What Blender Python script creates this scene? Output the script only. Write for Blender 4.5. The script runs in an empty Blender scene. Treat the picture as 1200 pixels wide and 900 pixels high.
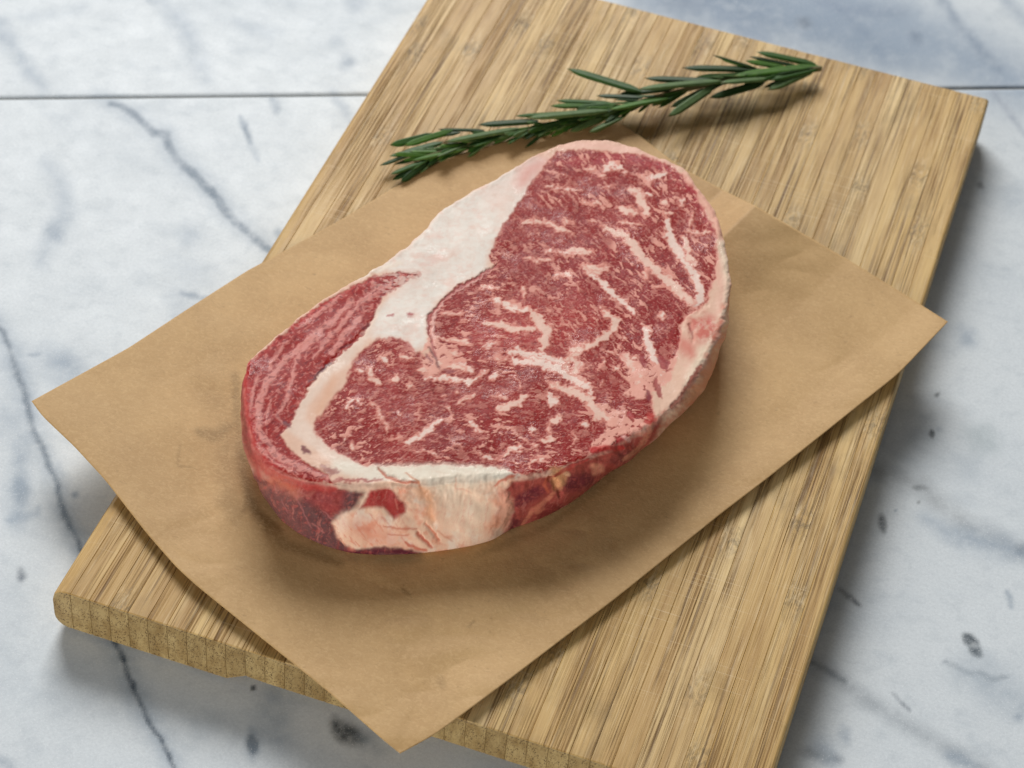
import bpy, bmesh, math, random
import numpy as np
from mathutils import Vector, Matrix

random.seed(7)
RNG = np.random.RandomState(7)
scene = bpy.context.scene
C = scene.collection

# ------------------------------------------------------------------ camera
# world frame: x across the cutting board, y along it, z up; marble top at z = 0, board top at z = BT
BT = 0.024
S = 0.72604
CAMH = S + BT
F_PX = 2756.03
ROT = Matrix(((0.98, 0, 0), (0, 1, 0), (0, 0, 1)))
def _axes():
    c = (600., 450.)
    v1 = (1923., -2263.); v2 = (-13594., -3672.)
    d = lambda v: Vector((v[0]-c[0], -(v[1]-c[1]), -F_PX)).normalized()
    a = d(v1); X = -d(v2); X = (X - a*X.dot(a)).normalized(); Z = X.cross(a)
    return X, a, Z
AX = _axes()
R = np.array([list(v) for v in AX])            # world <- camera
cam_data = bpy.data.cameras.new('camera'); cam = bpy.data.objects.new('camera', cam_data); C.objects.link(cam)
cam.matrix_world = Matrix([[R[0][0], R[0][1], R[0][2], 0], [R[1][0], R[1][1], R[1][2], 0], [R[2][0], R[2][1], R[2][2], CAMH], [0, 0, 0, 1]])
cam_data.sensor_width = 36; cam_data.lens = F_PX/1200*36
cam_data.clip_start = .02; cam_data.clip_end = 50
cam_data.dof.use_dof = True; cam_data.dof.focus_distance = 0.945; cam_data.dof.aperture_fstop = 15
scene.camera = cam

def P(px, py, z=0.0):
    """where the sight line of a photograph pixel meets the level plane at height z"""
    px = np.asarray(px, float); py = np.asarray(py, float)
    v = np.stack([px-600, -(py-450), -F_PX*np.ones_like(px)], -1) @ R.T
    t = (z - CAMH)/v[..., 2]
    return v[..., 0]*t, v[..., 1]*t
def proj(x, y, z):
    q = np.stack([x, y, z-CAMH], -1) @ R
    return 600 + F_PX*q[..., 0]/-q[..., 2], 450 - F_PX*q[..., 1]/-q[..., 2]

# ------------------------------------------------------------------ light
world = bpy.data.worlds.new('World'); scene.world = world; world.use_nodes = True
bg = world.node_tree.nodes['Background']; bg.inputs[0].default_value = (.93, .96, 1.0, 1); bg.inputs[1].default_value = 0.12
def area(name, loc, tgt, sx, sy, energy, col):
    d = bpy.data.lights.new(name, 'AREA'); d.shape = 'RECTANGLE'; d.size = sx; d.size_y = sy; d.energy = energy; d.color = col
    o = bpy.data.objects.new(name, d); C.objects.link(o); o.location = loc
    o.rotation_euler = (Vector(tgt)-Vector(loc)).to_track_quat('-Z', 'Y').to_euler(); return o
area('window_light', (-1.72, 3.78, 2.55), (-.2, .72, 0), 2.1, 1.75, 196, (1.0, .985, .965))
area('room_fill_light', (-.9, -2.2, .62), (-.2, .62, 0), 1.8, .9, 58, (1.0, .985, .96))
scene.view_settings.view_transform = 'Standard'; scene.view_settings.look = 'None'
scene.view_settings.exposure = 0.02; scene.view_settings.gamma = 1
scene.view_settings.use_curve_mapping = False

# ------------------------------------------------------------------ helpers
def lin(c):
    c = np.array(c, float)/255
    return np.where(c <= .04045, c/12.92, ((c+.055)/1.055)**2.4)
def _hash(ix, iy, seed):
    h = (ix.astype(np.uint32)*np.uint32(374761393) + iy.astype(np.uint32)*np.uint32(668265263) + np.uint32(seed*362437 & 0xffffffff))
    h = (h ^ (h >> np.uint32(13)))*np.uint32(1274126177)
    h = h ^ (h >> np.uint32(16))
    return h.astype(np.float64)/4294967295.0*2*np.pi
def gn(x, y, seed=0):
    x = np.asarray(x, float); y = np.asarray(y, float)
    x0 = np.floor(x); y0 = np.floor(y); fx = x-x0; fy = y-y0
    ix = x0.astype(np.int64); iy = y0.astype(np.int64)
    u = fx*fx*fx*(fx*(fx*6-15)+10); v = fy*fy*fy*(fy*(fy*6-15)+10)
    def g(a, b):
        t = _hash(ix+a, iy+b, seed); return np.cos(t)*(fx-a)+np.sin(t)*(fy-b)
    return ((g(0,0)*(1-u)+g(1,0)*u)*(1-v) + (g(0,1)*(1-u)+g(1,1)*u)*v)*1.5
def fbm(x, y, seed=0, o=4):
    s = 0; a = 1.; t = 0
    for k in range(o):
        s = s + a*gn(x*2**k, y*2**k, seed+k*17); t += a; a *= .55
    return s/t
def sm(e0, e1, x):
    t = np.clip((x-e0)/(e1-e0), 0, 1); return t*t*(3-2*t)
def sdf_poly(x, y, pts):
    """signed distance, negative inside"""
    d = np.full(x.shape, 1e9); ins = np.zeros(x.shape, bool); n = len(pts)
    for i in range(n):
        ax, ay = pts[i]; bx, by = pts[(i+1) % n]
        ex, ey = bx-ax, by-ay; wx, wy = x-ax, y-ay
        t = np.clip((wx*ex+wy*ey)/(ex*ex+ey*ey+1e-12), 0, 1)
        d = np.minimum(d, (wx-t*ex)**2+(wy-t*ey)**2)
        c = ((ay > y) != (by > y)) & (x < (bx-ax)*(y-ay)/((by-ay) if by != ay else 1e-9)+ax)
        ins ^= c
    d = np.sqrt(d); return np.where(ins, -d, d)
def sdf_stroke(x, y, pts, w):
    """distance to a polyline minus its half width, thinner at the ends"""
    if len(pts) == 1:
        return np.hypot(x-pts[0][0], y-pts[0][1])-w/2
    best = np.full(x.shape, 1e9)
    L = [0]
    for a, b in zip(pts, pts[1:]): L.append(L[-1]+math.hypot(b[0]-a[0], b[1]-a[1]))
    T = L[-1]+1e-9
    for i in range(len(pts)-1):
        ax, ay = pts[i]; bx, by = pts[i+1]; ex, ey = bx-ax, by-ay
        t = np.clip(((x-ax)*ex+(y-ay)*ey)/(ex*ex+ey*ey+1e-9), 0, 1)
        s = (L[i]+t*(L[i+1]-L[i]))/T
        prof = .55+.45*np.sqrt(np.clip(4*s*(1-s), 0, 1))
        best = np.minimum(best, np.hypot(x-ax-t*ex, y-ay-t*ey)-w/2*prof)
    return best
class Paint:
    """colour of the thing itself laid down at the vertices, traced feature by feature"""
    def __init__(s, x, y, base):
        s.x = x; s.y = y; s.c = np.tile(lin(base), (x.size, 1)); s.fat = np.zeros(x.size)
    def region(s, pts, pad):
        xs = [p[0] for p in pts]; ys = [p[1] for p in pts]
        return np.nonzero((s.x > min(xs)-pad) & (s.x < max(xs)+pad) & (s.y > min(ys)-pad) & (s.y < max(ys)+pad))[0]
    def mask(s, pts, w, soft, poly):
        m = np.zeros(s.x.size); i = s.region(pts, (w or 0)+soft*2+3)
        d = sdf_poly(s.x[i], s.y[i], pts) if poly else sdf_stroke(s.x[i], s.y[i], pts, w)
        m[i] = 1-sm(-soft/2, soft/2, d); return m
    def noop(s): pass
    def lay(s, pts, col, w=None, soft=2., amt=1., fat=None, mod=None):
        m = s.mask(pts, w, soft, w is None)*amt
        if mod is not None: m = m*mod
        s.c += (lin(col)-s.c)*m[:, None]
        if fat is not None: s.fat += (fat-s.fat)*m
        return m
    def tint(s, m, col):
        s.c += (lin(col)-s.c)*m[:, None]
def cv(o, pts):
    """crop coordinates to photograph pixels"""
    ox, oy, k = o; return [(ox+p[0]/k, oy+p[1]/k) for p in pts]

def new_mesh(name, verts, faces, mats=(), smooth=True):
    me = bpy.data.meshes.new(name)
    verts = np.asarray(verts, np.float32); faces = np.asarray(faces, np.int32)
    me.vertices.add(len(verts)); me.vertices.foreach_set('co', verts.ravel())
    k = faces.shape[1]
    me.loops.add(faces.size); me.loops.foreach_set('vertex_index', faces.ravel())
    me.polygons.add(len(faces)); me.polygons.foreach_set('loop_start', np.arange(0, faces.size, k, dtype=np.int32))
    me.update(calc_edges=True)
    if smooth: me.polygons.foreach_set('use_smooth', np.ones(len(faces), bool))
    for m in mats: me.materials.append(m)
    return me
def color_attr(me, name, col):
    a = me.color_attributes.new(name, 'FLOAT_COLOR', 'POINT')
    c = np.ones((len(col), 4), np.float32); c[:, :3] = col; a.data.foreach_set('color', c.ravel())
def link(name, me, parent=None):
    o = bpy.data.objects.new(name, me); C.objects.link(o)
    if parent: o.parent = parent
    return o
def empty(name, label=None, cat=None, loc=(0, 0, 0)):
    o = bpy.data.objects.new(name, None); C.objects.link(o); o.location = loc; o.empty_display_size = .01
    if label: o['label'] = label; o['category'] = cat
    return o

class NT:
    def __init__(s, name):
        s.m = bpy.data.materials.new(name); s.m.use_nodes = True; s.t = s.m.node_tree; s.n = s.t.nodes; s.l = s.t.links
        s.b = s.n['Principled BSDF']
    def add(s, kind, **kw):
        n = s.n.new(kind)
        for k, v in kw.items():
            if k.startswith('_'): setattr(n, k[1:], v)
        return n
    def set(s, sock, v):
        if hasattr(v, 'is_output'): s.l.new(v, sock)
        else: sock.default_value = v
    def math(s, op, a, b=0., c=0., clamp=False):
        n = s.n.new('ShaderNodeMath'); n.operation = op; n.use_clamp = clamp
        s.set(n.inputs[0], a); s.set(n.inputs[1], b); s.set(n.inputs[2], c); return n.outputs[0]
    def mapping(s, src, scale, loc=(0, 0, 0), rot=(0, 0, 0)):
        n = s.n.new('ShaderNodeMapping'); s.set(n.inputs['Vector'], src); n.inputs['Scale'].default_value = scale
        s.set(n.inputs['Location'], loc); n.inputs['Rotation'].default_value = rot; return n.outputs[0]
    def noise(s, vec, scale=1., detail=3., rough=.5, dist=0.):
        n = s.n.new('ShaderNodeTexNoise'); s.set(n.inputs['Vector'], vec)
        n.inputs['Scale'].default_value = scale; n.inputs['Detail'].default_value = detail
        n.inputs['Roughness'].default_value = rough; n.inputs['Distortion'].default_value = dist; return n.outputs[0]
    def ramp(s, fac, stops):
        n = s.n.new('ShaderNodeValToRGB'); s.set(n.inputs[0], fac); e = n.color_ramp.elements
        while len(e) < len(stops): e.new(.5)
        for el, (p, c) in zip(e, stops):
            el.position = p; el.color = (*c, 1) if len(c) == 3 else c
        return n.outputs[0]
    def range(s, v, a, b, c=0., d=1.):
        n = s.n.new('ShaderNodeMapRange'); s.set(n.inputs[0], v)
        for i, q in enumerate((a, b, c, d)): s.set(n.inputs[i+1], q)
        return n.outputs[0]
    def mix(s, fac, a, b, mode='MIX'):
        n = s.n.new('ShaderNodeMix'); n.data_type = 'RGBA'; n.blend_type = mode
        s.set(n.inputs[0], fac); s.set(n.inputs[6], a); s.set(n.inputs[7], b); return n.outputs[2]
    def bump(s, h, strength, dist, nrm=None):
        n = s.n.new('ShaderNodeBump'); n.inputs['Strength'].default_value = strength; n.inputs['Distance'].default_value = dist
        s.l.new(h, n.inputs['Height'])
        if nrm is not None: s.l.new(nrm, n.inputs['Normal'])
        return n.outputs[0]
    def attr(s, name):
        n = s.n.new('ShaderNodeAttribute'); n.attribute_name = name; return n
    def coord(s, k='Object'):
        return s.n.new('ShaderNodeTexCoord').outputs[k]
def rgb(c): return (*lin(c), 1.)

# ------------------------------------------------------------------ materials
def mat_marble():
    t = NT('marble'); co = t.coord()
    col = t.attr('Col').outputs['Color']
    cl = t.noise(co, 14, 6, .62, .8); f1 = t.range(cl, .42, .75, 0, 1)
    col = t.mix(t.math('MULTIPLY', f1, .12), col, rgb((172, 184, 194)), 'MIX')
    g = t.noise(co, 700, 3, .7); col = t.mix(t.range(g, .35, .7, 0, .22), col, rgb((150, 158, 165)))
    sp = t.noise(co, 1500, 2, .6); col = t.mix(t.range(sp, .58, .70, 0, .40), col, (.95, .97, 1, 1))
    t.l.new(col, t.b.inputs['Base Color'])
    t.set(t.b.inputs['Roughness'], t.range(t.noise(co, 60, 4, .6), .3, .7, .44, .56))
    t.b.inputs['Specular IOR Level'].default_value = .24
    t.l.new(t.bump(t.noise(co, 30, 5, .55), .25, .0008), t.b.inputs['Normal']); return t.m
def mat_grout():
    t = NT('grout'); co = t.coord()
    t.l.new(t.mix(t.noise(co, 90, 4), rgb((140, 144, 146)), rgb((190, 192, 190))), t.b.inputs['Base Color'])
    t.b.inputs['Roughness'].default_value = .9; return t.m
def mat_bamboo():
    t = NT('bamboo'); co = t.coord()
    rnd = t.n.new('ShaderNodeObjectInfo').outputs['Random']
    off = t.n.new('ShaderNodeCombineXYZ'); t.set(off.inputs[0], t.math('MULTIPLY', rnd, 37.)); t.set(off.inputs[1], t.math('MULTIPLY', rnd, 91.))
    t.set(off.inputs[2], t.math('MULTIPLY', rnd, 53.))
    def mp(scale): return t.mapping(co, scale, off.outputs[0])
    wob = t.noise(mp((25, 9, 25)), 1, 2, .5)
    # fibre streaks along the strip
    def streak(sx, sy, det, lo, hi):
        return t.range(t.noise(mp((sx, sy, sx*.4)), 1, det, .65, .15), lo, hi, 0, 1)
    base = t.ramp(rnd, [(0, lin((208, 170, 104))), (.35, lin((224, 190, 126))), (.65, lin((194, 155, 92))), (1, lin((232, 201, 142)))])
    tone = t.noise(mp((150, 14, 60)), 1, 4, .6, .4)
    base = t.mix(t.range(tone, .38, .70, 0, .66), base, rgb((164, 120, 58)))
    gpos = t.n.new('ShaderNodeNewGeometry').outputs['Position']
    dens = t.math('MULTIPLY', t.range(t.noise(mp((90, 10, 30)), 1, 4, .6, .5), .38, .56, 0.06, 1), t.range(t.noise(gpos, 7, 3, .5), .35, .6, .45, 1))
    s1 = t.math('MULTIPLY', streak(1700, 11, 3, .52, .61), dens)
    s2 = t.math('MULTIPLY', streak(700, 7, 4, .53, .62), dens)
    s3 = t.math('MULTIPLY', streak(420, 14, 4, .56, .68), .8)
    c = t.mix(t.math('MULTIPLY', s1, .84), base, rgb((118, 80, 32)))
    c = t.mix(t.math('MULTIPLY', s2, .88), c, rgb((100, 66, 26)))
    c = t.mix(t.math('MULTIPLY', s3, .40), c, rgb((150, 112, 54)))
    lt = streak(900, 30, 3, .56, .68); c = t.mix(t.math('MULTIPLY', lt, .38), c, rgb((236, 210, 162)))
    # nodes: greyish short blotches with curled grain
    sx = t.n.new('ShaderNodeSeparateXYZ'); t.l.new(co, sx.inputs[0])
    nodey = t.math('ADD', t.math('MULTIPLY', sx.outputs[1], 4.2), t.math('MULTIPLY', rnd, 17.3))
    fr = t.math('FRACT', nodey); nd = t.math('ABSOLUTE', t.math('SUBTRACT', fr, .5))
    ndm = t.math('MULTIPLY', t.range(nd, .0, .055, 1, 0), t.range(t.noise(mp((300, 130, 200)), 1, 5, .75, 1.6), .44, .58, 0, 1))
    c = t.mix(t.math('MULTIPLY', ndm, .62), c, rgb((92, 76, 46)))
    ndl = t.math('MULTIPLY', t.range(nd, .02, .10, 1, 0), t.range(t.noise(mp((420, 90, 200)), 1, 4, .7, 1.2), .52, .64, 0, .5)); c = t.mix(ndl, c, rgb((232, 206, 160)))
    # darker and greyer worn patches over the whole board
    wn = t.noise(t.mapping(gpos, (30, 18, 30)), 1, 6, .7)
    c = t.mix(t.range(wn, .54, .74, 0, .42), c, rgb((120, 98, 58)))
    # knife scratches across the grain
    scr = t.math('MULTIPLY', t.range(t.noise(t.mapping(gpos, (22, 1500, 1), (0, 0, 0), (0, 0, -.25)), 1, 1, .4), .655, .68, 0, 1), t.range(t.noise(gpos, 22, 2, .5), .5, .62, 0, 1))
    c = t.mix(t.math('MULTIPLY', scr, .5), c, rgb((226, 200, 156)))
    # end grain: ends of the strips
    nrm = t.n.new('ShaderNodeSeparateXYZ'); t.l.new(t.attr('endgrain').outputs['Fac'], nrm.inputs[0])
    eg = t.attr('endgrain').outputs['Fac']
    dots = t.n.new('ShaderNodeTexVoronoi'); dots.inputs['Scale'].default_value = 1250; t.l.new(co, dots.inputs['Vector'])
    big = t.noise(mp((160, 160, 90)), 1, 3, .6)
    ec = t.mix(t.range(big, .35, .65, 0, 1), rgb((192, 164, 110)), rgb((152, 122, 72)))
    dd = t.math('MULTIPLY', t.range(dots.outputs['Distance'], .22, .46, 1, 0), t.range(t.noise(mp((330, 330, 250)), 1, 2), .34, .56, 0.2, 1.))
    ec = t.mix(t.math('MULTIPLY', t.range(rnd, 0, 1, .3, 1), t.range(t.noise(mp((60, 60, 40)), 1, 2), .4, .6, 0, .4)), ec, rgb((120, 92, 48)))
    ec = t.mix(dd, ec, rgb((70, 44, 14)))
    ec = t.mix(.22, ec, rgb((110, 96, 64)))
    c = t.mix(eg, c, ec)
    t.l.new(c, t.b.inputs['Base Color'])
    t.set(t.b.inputs['Roughness'], t.range(s1, 0, 1, .52, .70)); t.b.inputs['Specular IOR Level'].default_value = .35
    h = t.math('ADD', t.math('MULTIPLY', s1, -.7), t.math('MULTIPLY', s2, -1.))
    h = t.math('ADD', h, t.math('MULTIPLY', streak(2200, 30, 2, .3, .7), .35))
    t.l.new(t.bump(h, .55, .00025), t.b.inputs['Normal']); return t.m
def mat_paper():
    t = NT('brown_paper'); co = t.coord()
    c = t.attr('Col').outputs['Color']
    c = t.mix(t.range(t.noise(co, 26, 6, .6, .4), .40, .66, 0, .36), c, rgb((158, 120, 70)))
    c = t.mix(t.range(t.noise(t.mapping(co, (1, 1.5, 1), (3, 1, 0)), 420, 4, .75, 1.2), .46, .66, 0, .34), c, rgb((228, 194, 142)))
    c = t.mix(t.range(t.noise(t.mapping(co, (1, 2.5, 1), (0, 0, 0), (0, 0, .7)), 260, 5, .7, 1.5), .58, .72, 0, .34), c, rgb((120, 86, 44)))
    t.l.new(c, t.b.inputs['Base Color']); t.b.inputs['Roughness'].default_value = .62
    t.b.inputs['Specular IOR Level'].default_value = .28
    h = t.math('ADD', t.noise(co, 900, 3, .7), t.math('MULTIPLY', t.noise(co, 90, 4, .6), 1.6))
    t.l.new(t.bump(h, .42, .00022), t.b.inputs['Normal']); return t.m
def mat_meat(name, rough_lean=.42, rough_fat=.45):
    t = NT(name); co = t.coord()
    c = t.attr('Col').outputs['Color']; fat = t.attr('fat').outputs['Fac']
    lean = t.math('SUBTRACT', 1., fat, clamp=True)
    # fine muscle grain
    g = t.noise(co, 700, 2, .6, .8)
    c = t.mix(t.math('MULTIPLY', t.range(g, .52, .68, 0, .24), lean), c, rgb((208, 112, 100)))
    g2 = t.noise(t.mapping(co, (1, 1, 1), (.3, .1, 0)), 420, 2, .6, .6)
    c = t.mix(t.math('MULTIPLY', t.range(g2, .50, .72, 0, .34), lean), c, rgb((96, 20, 24)))
    g3 = t.noise(co, 240, 4, .6)
    c = t.mix(t.math('MULTIPLY', t.range(g3, .48, .75, 0, .22), fat), c, rgb((222, 168, 142)))
    t.l.new(c, t.b.inputs['Base Color'])
    t.set(t.b.inputs['Roughness'], t.math('ADD', t.range(fat, 0, 1, rough_lean, rough_fat), t.range(t.noise(co, 160, 3), .3, .7, -.08, .10)))
    t.b.inputs['Specular IOR Level'].default_value = .07
    wet = t.range(t.noise(co, 55, 3, .6), .54, .64, 0, .20); t.l.new(wet, t.b.inputs['Coat Weight']); t.b.inputs['Coat Roughness'].default_value = .13
    hc = t.math('ADD', t.noise(co, 420, 3, .6), t.math('MULTIPLY', t.noise(co, 110, 3, .6), 1.5)); t.l.new(t.bump(hc, 1., .0006), t.b.inputs['Coat Normal'])
    h = t.math('ADD', t.math('MULTIPLY', t.noise(co, 620, 4, .7), 1.), t.math('MULTIPLY', t.noise(co, 150, 4, .6), 1.6))
    t.l.new(t.bump(h, .35, .00022), t.b.inputs['Normal']); return t.m
def mat_leaf():
    t = NT('rosemary_leaf'); co = t.coord(); c = t.attr('Col').outputs['Color']
    c = t.mix(t.range(t.noise(co, 260, 4, .6), .4, .7, 0, .35), c, rgb((28, 50, 24)))
    t.l.new(c, t.b.inputs['Base Color']); t.b.inputs['Roughness'].default_value = .5
    t.b.inputs['Specular IOR Level'].default_value = .2
    t.l.new(t.bump(t.noise(co, 900, 3), .3, .0002), t.b.inputs['Normal']); return t.m
def mat_stem():
    t = NT('rosemary_stem'); co = t.coord()
    t.l.new(t.mix(t.noise(co, 300, 4), rgb((86, 92, 44)), rgb((124, 104, 66))), t.b.inputs['Base Color'])
    t.b.inputs['Roughness'].default_value = .7; return t.m
M = dict(marble=mat_marble(), grout=mat_grout(), bamboo=mat_bamboo(), paper=mat_paper(), meat=mat_meat('raw_beef'), leaf=mat_leaf(), stem=mat_stem())

# ------------------------------------------------------------------ marble table top: two slabs and the joint between them
J0 = P(0, 115.5); J1 = P(1200, 103.5)
jd = np.array([J1[0]-J0[0], J1[1]-J0[1]]); jd = jd/np.hypot(*jd); jn = np.array([-jd[1], jd[0]])
def axis_coords(lo, flo, fhi, hi, step, coarse):
    a = np.arange(lo, flo, coarse); b = np.arange(flo, fhi, step); c = np.append(np.arange(fhi, hi, coarse), hi)
    return np.concatenate([a, b, c])
VEINS = []
def V(o, pts, w, col, amt=1., soft=None): VEINS.append((cv(o, pts), w/o[2], col, amt, (soft or w*.9)/o[2]))
o6 = (0, 0, 2.609); DK = (104, 122, 140); MD = (142, 158, 174); FT = (158, 173, 188)
V(o6, [(300,300),(360,325),(420,355),(460,395),(505,405),(515,445),(545,490),(600,540),(650,590),(690,645),(740,695),(800,745),(850,790)], 54, FT, .75, 60)
V(o6, [(340,315),(400,340),(440,378),(470,405),(508,410),(515,450),(545,490),(600,540),(650,590),(690,645),(740,695),(800,745),(850,790)], 24, DK, .9, 14)
V(o6, [(685,640),(700,665)], 26, DK, .7, 14)
V(o6, [(600,540),(650,585)], 20, DK, .6, 14)
V(o6, [(736,358),(752,395),(766,438)], 20, MD, 1, 16); V(o6, [(750,390),(764,436)], 10, DK, .7, 10)
V(o6, [(762,440),(790,490)], 20, FT, .6); V(o6, [(836,296),(842,340)], 24, MD, .8)
V(o6, [(150,695),(178,722)], 40, MD, .9, 50); V(o6, [(140,500),(185,570),(200,640),(170,710),(120,800)], 50, FT, .6, 60)
V(o6, [(1060,190)], 42, MD, .9, 36); V(o6, [(1085,8)], 55, MD, .8, 50); V(o6, [(1030,130)], 40, FT, .5)
V(o6, [(-20,60),(30,130),(70,190),(130,265)], 40, FT, .8, 50); V(o6, [(0,100),(25,140)], 60, MD, .5, 60)
V(o6, [(500,10),(560,80),(600,160),(625,240)], 50, FT, .7, 60); V(o6, [(720,65),(770,95),(860,100)], 34, FT, .5, 40)
V(o6, [(1020,290),(1050,330),(1080,390)], 26, FT, .8, 30); V(o6, [(850,700),(856,730)], 26, MD, .7); V(o6, [(580,720)], 60, FT, .7, 60)
V(o6, [(0,60),(150,45),(260,20)], 30, FT, .4, 40); V(o6, [(450,-5),(480,5)], 25, MD, .6); V(o6, [(520,800),(640,850)], 60, FT, .4, 70)
o8 = (0, 300, 2.647)
V(o8, [(-30,170),(0,225),(35,300),(60,380),(85,460),(105,540),(140,620),(170,690),(190,770),(215,830),(255,910)], 60, FT, .8, 60)
V(o8, [(-30,170),(0,225),(12,240),(40,320),(62,385),(85,460),(105,550),(130,590),(152,650),(175,700),(192,775),(215,835),(240,880),(255,910)], 18, (98,114,130), .95, 15)
V(o8, [(190,330),(215,340)], 50, MD, .9, 60); V(o8, [(150,310),(240,370)], 90, FT, .7, 90)
V(o8, [(560,115),(600,125),(645,135)], 17, MD, .9); V(o8, [(560,110),(560,200)], 70, FT, .5, 80); V(o8, [(90,305),(122,303)], 13, MD, .8)
V(o8, [(60,600),(60,700),(50,830)], 60, FT, 1, 70); V(o8, [(55,700),(62,735)], 38, MD, .8, 40); V(o8, [(235,742)], 15, MD, .9, 12)
V(o8, [(30,820),(110,800),(120,780)], 24, FT, .8); V(o8, [(10,480),(60,560)], 60, FT, .6, 80)
o3 = (0, 560, 2.609)
V(o3, [(240,190),(300,380),(360,520),(392,600),(420,665),(455,745),(500,815),(535,890)], 70, FT, .8, 70)
V(o3, [(240,190),(300,380),(372,550),(402,620),(412,655),(440,705),(462,760),(505,820),(535,890)], 16, (66,82,98), 1, 11)
V(o3, [(64,285),(66,310)], 26, (110,120,132), 1, 24); V(o3, [(62,20),(60,50)], 50, MD, 1, 50); V(o3, [(232,52)], 22, MD, .8)
V(o3, [(766,795),(772,835)], 34, (36,46,52), 1, 13); V(o3, [(770,780),(772,850)], 50, MD, .6, 30)
V(o3, [(1025,750),(1050,775),(1100,800)], 60, (30,44,52), .95, 34); V(o3, [(1110,790),(1150,830)], 60, MD, .6, 50)
V(o3, [(772,640),(780,645)], 18, (50,58,62), 1, 10); V(o3, [(840,650),(830,720),(860,800)], 90, FT, .7, 90); V(o3, [(0,860),(40,890)], 30, MD, .7)
o5 = (800, 330, 2.7275)
V(o5, [(815,361)], 14, (66,72,76), 1, 9); V(o5, [(795,478),(799,495)], 17, (44,50,54), 1, 9); V(o5, [(820,470)], 14, MD, .5)
V(o5, [(895,165),(920,190)], 50, FT, 1, 60); V(o5, [(930,490),(990,520)], 70, (176,188,192), .9, 90)
V(o5, [(600,600),(680,620),(760,655),(820,710),(900,775),(1000,820),(1100,880)], 50, (172,178,182), .9, 60)
V(o5, [(740,655),(780,662)], 16, (110,116,120), .9, 16); V(o5, [(630,745),(634,770),(642,795)], 26, (66,72,76), .95, 16); V(o5, [(630,760)], 9, (30,34,36), .9, 6)
V(o5, [(755,703)], 9, (60,64,66), .9, 6); V(o5, [(682,732)], 7, MD, .9, 6); V(o5, [(1085,850)], 34, (120,130,140), .9, 30)
V(o5, [(650,120),(640,220)], 12, FT, .7)
oh = (900, 560, 2.647)
V(oh, [(222,342),(250,368),(285,398)], 16, (112,118,124), 1, 12)
V(oh, [(612,490),(635,515),(655,550)], 36, (66,78,86), 1, 16); V(oh, [(638,520)], 14, (190,196,198), .8, 10)
V(oh, [(120,565),(180,600),(240,640),(320,700),(420,760),(520,820),(620,870),(720,940)], 44, (168,176,182), .9, 50)
V(oh, [(130,568),(180,595),(240,635)], 16, (128,136,144), .8, 16)
V(oh, [(385,668),(410,695),(440,722)], 12, (140,148,156), .9, 10); V(oh, [(105,850),(160,860),(220,875)], 30, (120,128,136), .9, 34)
V(oh, [(230,780),(245,810)], 34, MD, .8, 36); V(oh, [(150,810),(200,880)], 60, FT, .7, 60)
V(oh, [(550,570),(610,600),(660,605),(700,625),(742,618)], 15, (140,150,158), .8, 14)
V(oh, [(600,590),(700,650),(800,720)], 90, (176,188,198), .8, 110); V(oh, [(780,228)], 26, (110,120,130), .9, 20); V(oh, [(740,350),(755,400)], 18, MD, .7)
V(oh, [(560,860),(640,890)], 40, MD, .7, 40); V(oh, [(780,745)], 24, MD, .8); V(oh, [(590,180),(720,210),(790,240)], 60, FT, .9, 80)
V(oh, [(480,120),(590,190)], 40, FT, .7, 60)
o7 = (780, 0, 2.726)
BL = (118, 140, 165)
V(o7, [(-60,-10),(200,10),(400,40),(600,110),(760,170)], 230, BL, .95, 180); V(o7, [(380,-30),(700,60),(1000,210),(1200,300)], 200, (150,168,188), .9, 170)
V(o7, [(850,-30),(900,20),(950,95),(1000,150),(1065,225)], 30, (128,146,168), .75, 32)
V(o7, [(430,68),(455,80)], 30, (96,112,132), .9, 34); V(o7, [(790,110),(810,130)], 32, (116,134,156), .8, 36)
V(o7, [(560,30),(640,110),(700,190)], 26, (126,146,170), .7, 30); V(o7, [(140,-10),(190,60),(330,130)], 44, (128,148,172), .8, 50)
V(o7, [(480,0),(600,30),(760,40)], 34, (126,144,168), .7, 44); V(o7, [(0,10),(120,20)], 44, (120,138,160), .8, 50); V(o7, [(1080,-10),(1160,80)], 40, (150,166,184), .7, 50)
V(o7, [(1045,290),(1090,350),(1150,430)], 18, (158,168,184), .8, 20); V(o7, [(1000,588),(1012,596)], 20, (120,124,128), .9, 14)
V(o7, [(1130,640)], 80, FT, .6, 90)

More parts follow.
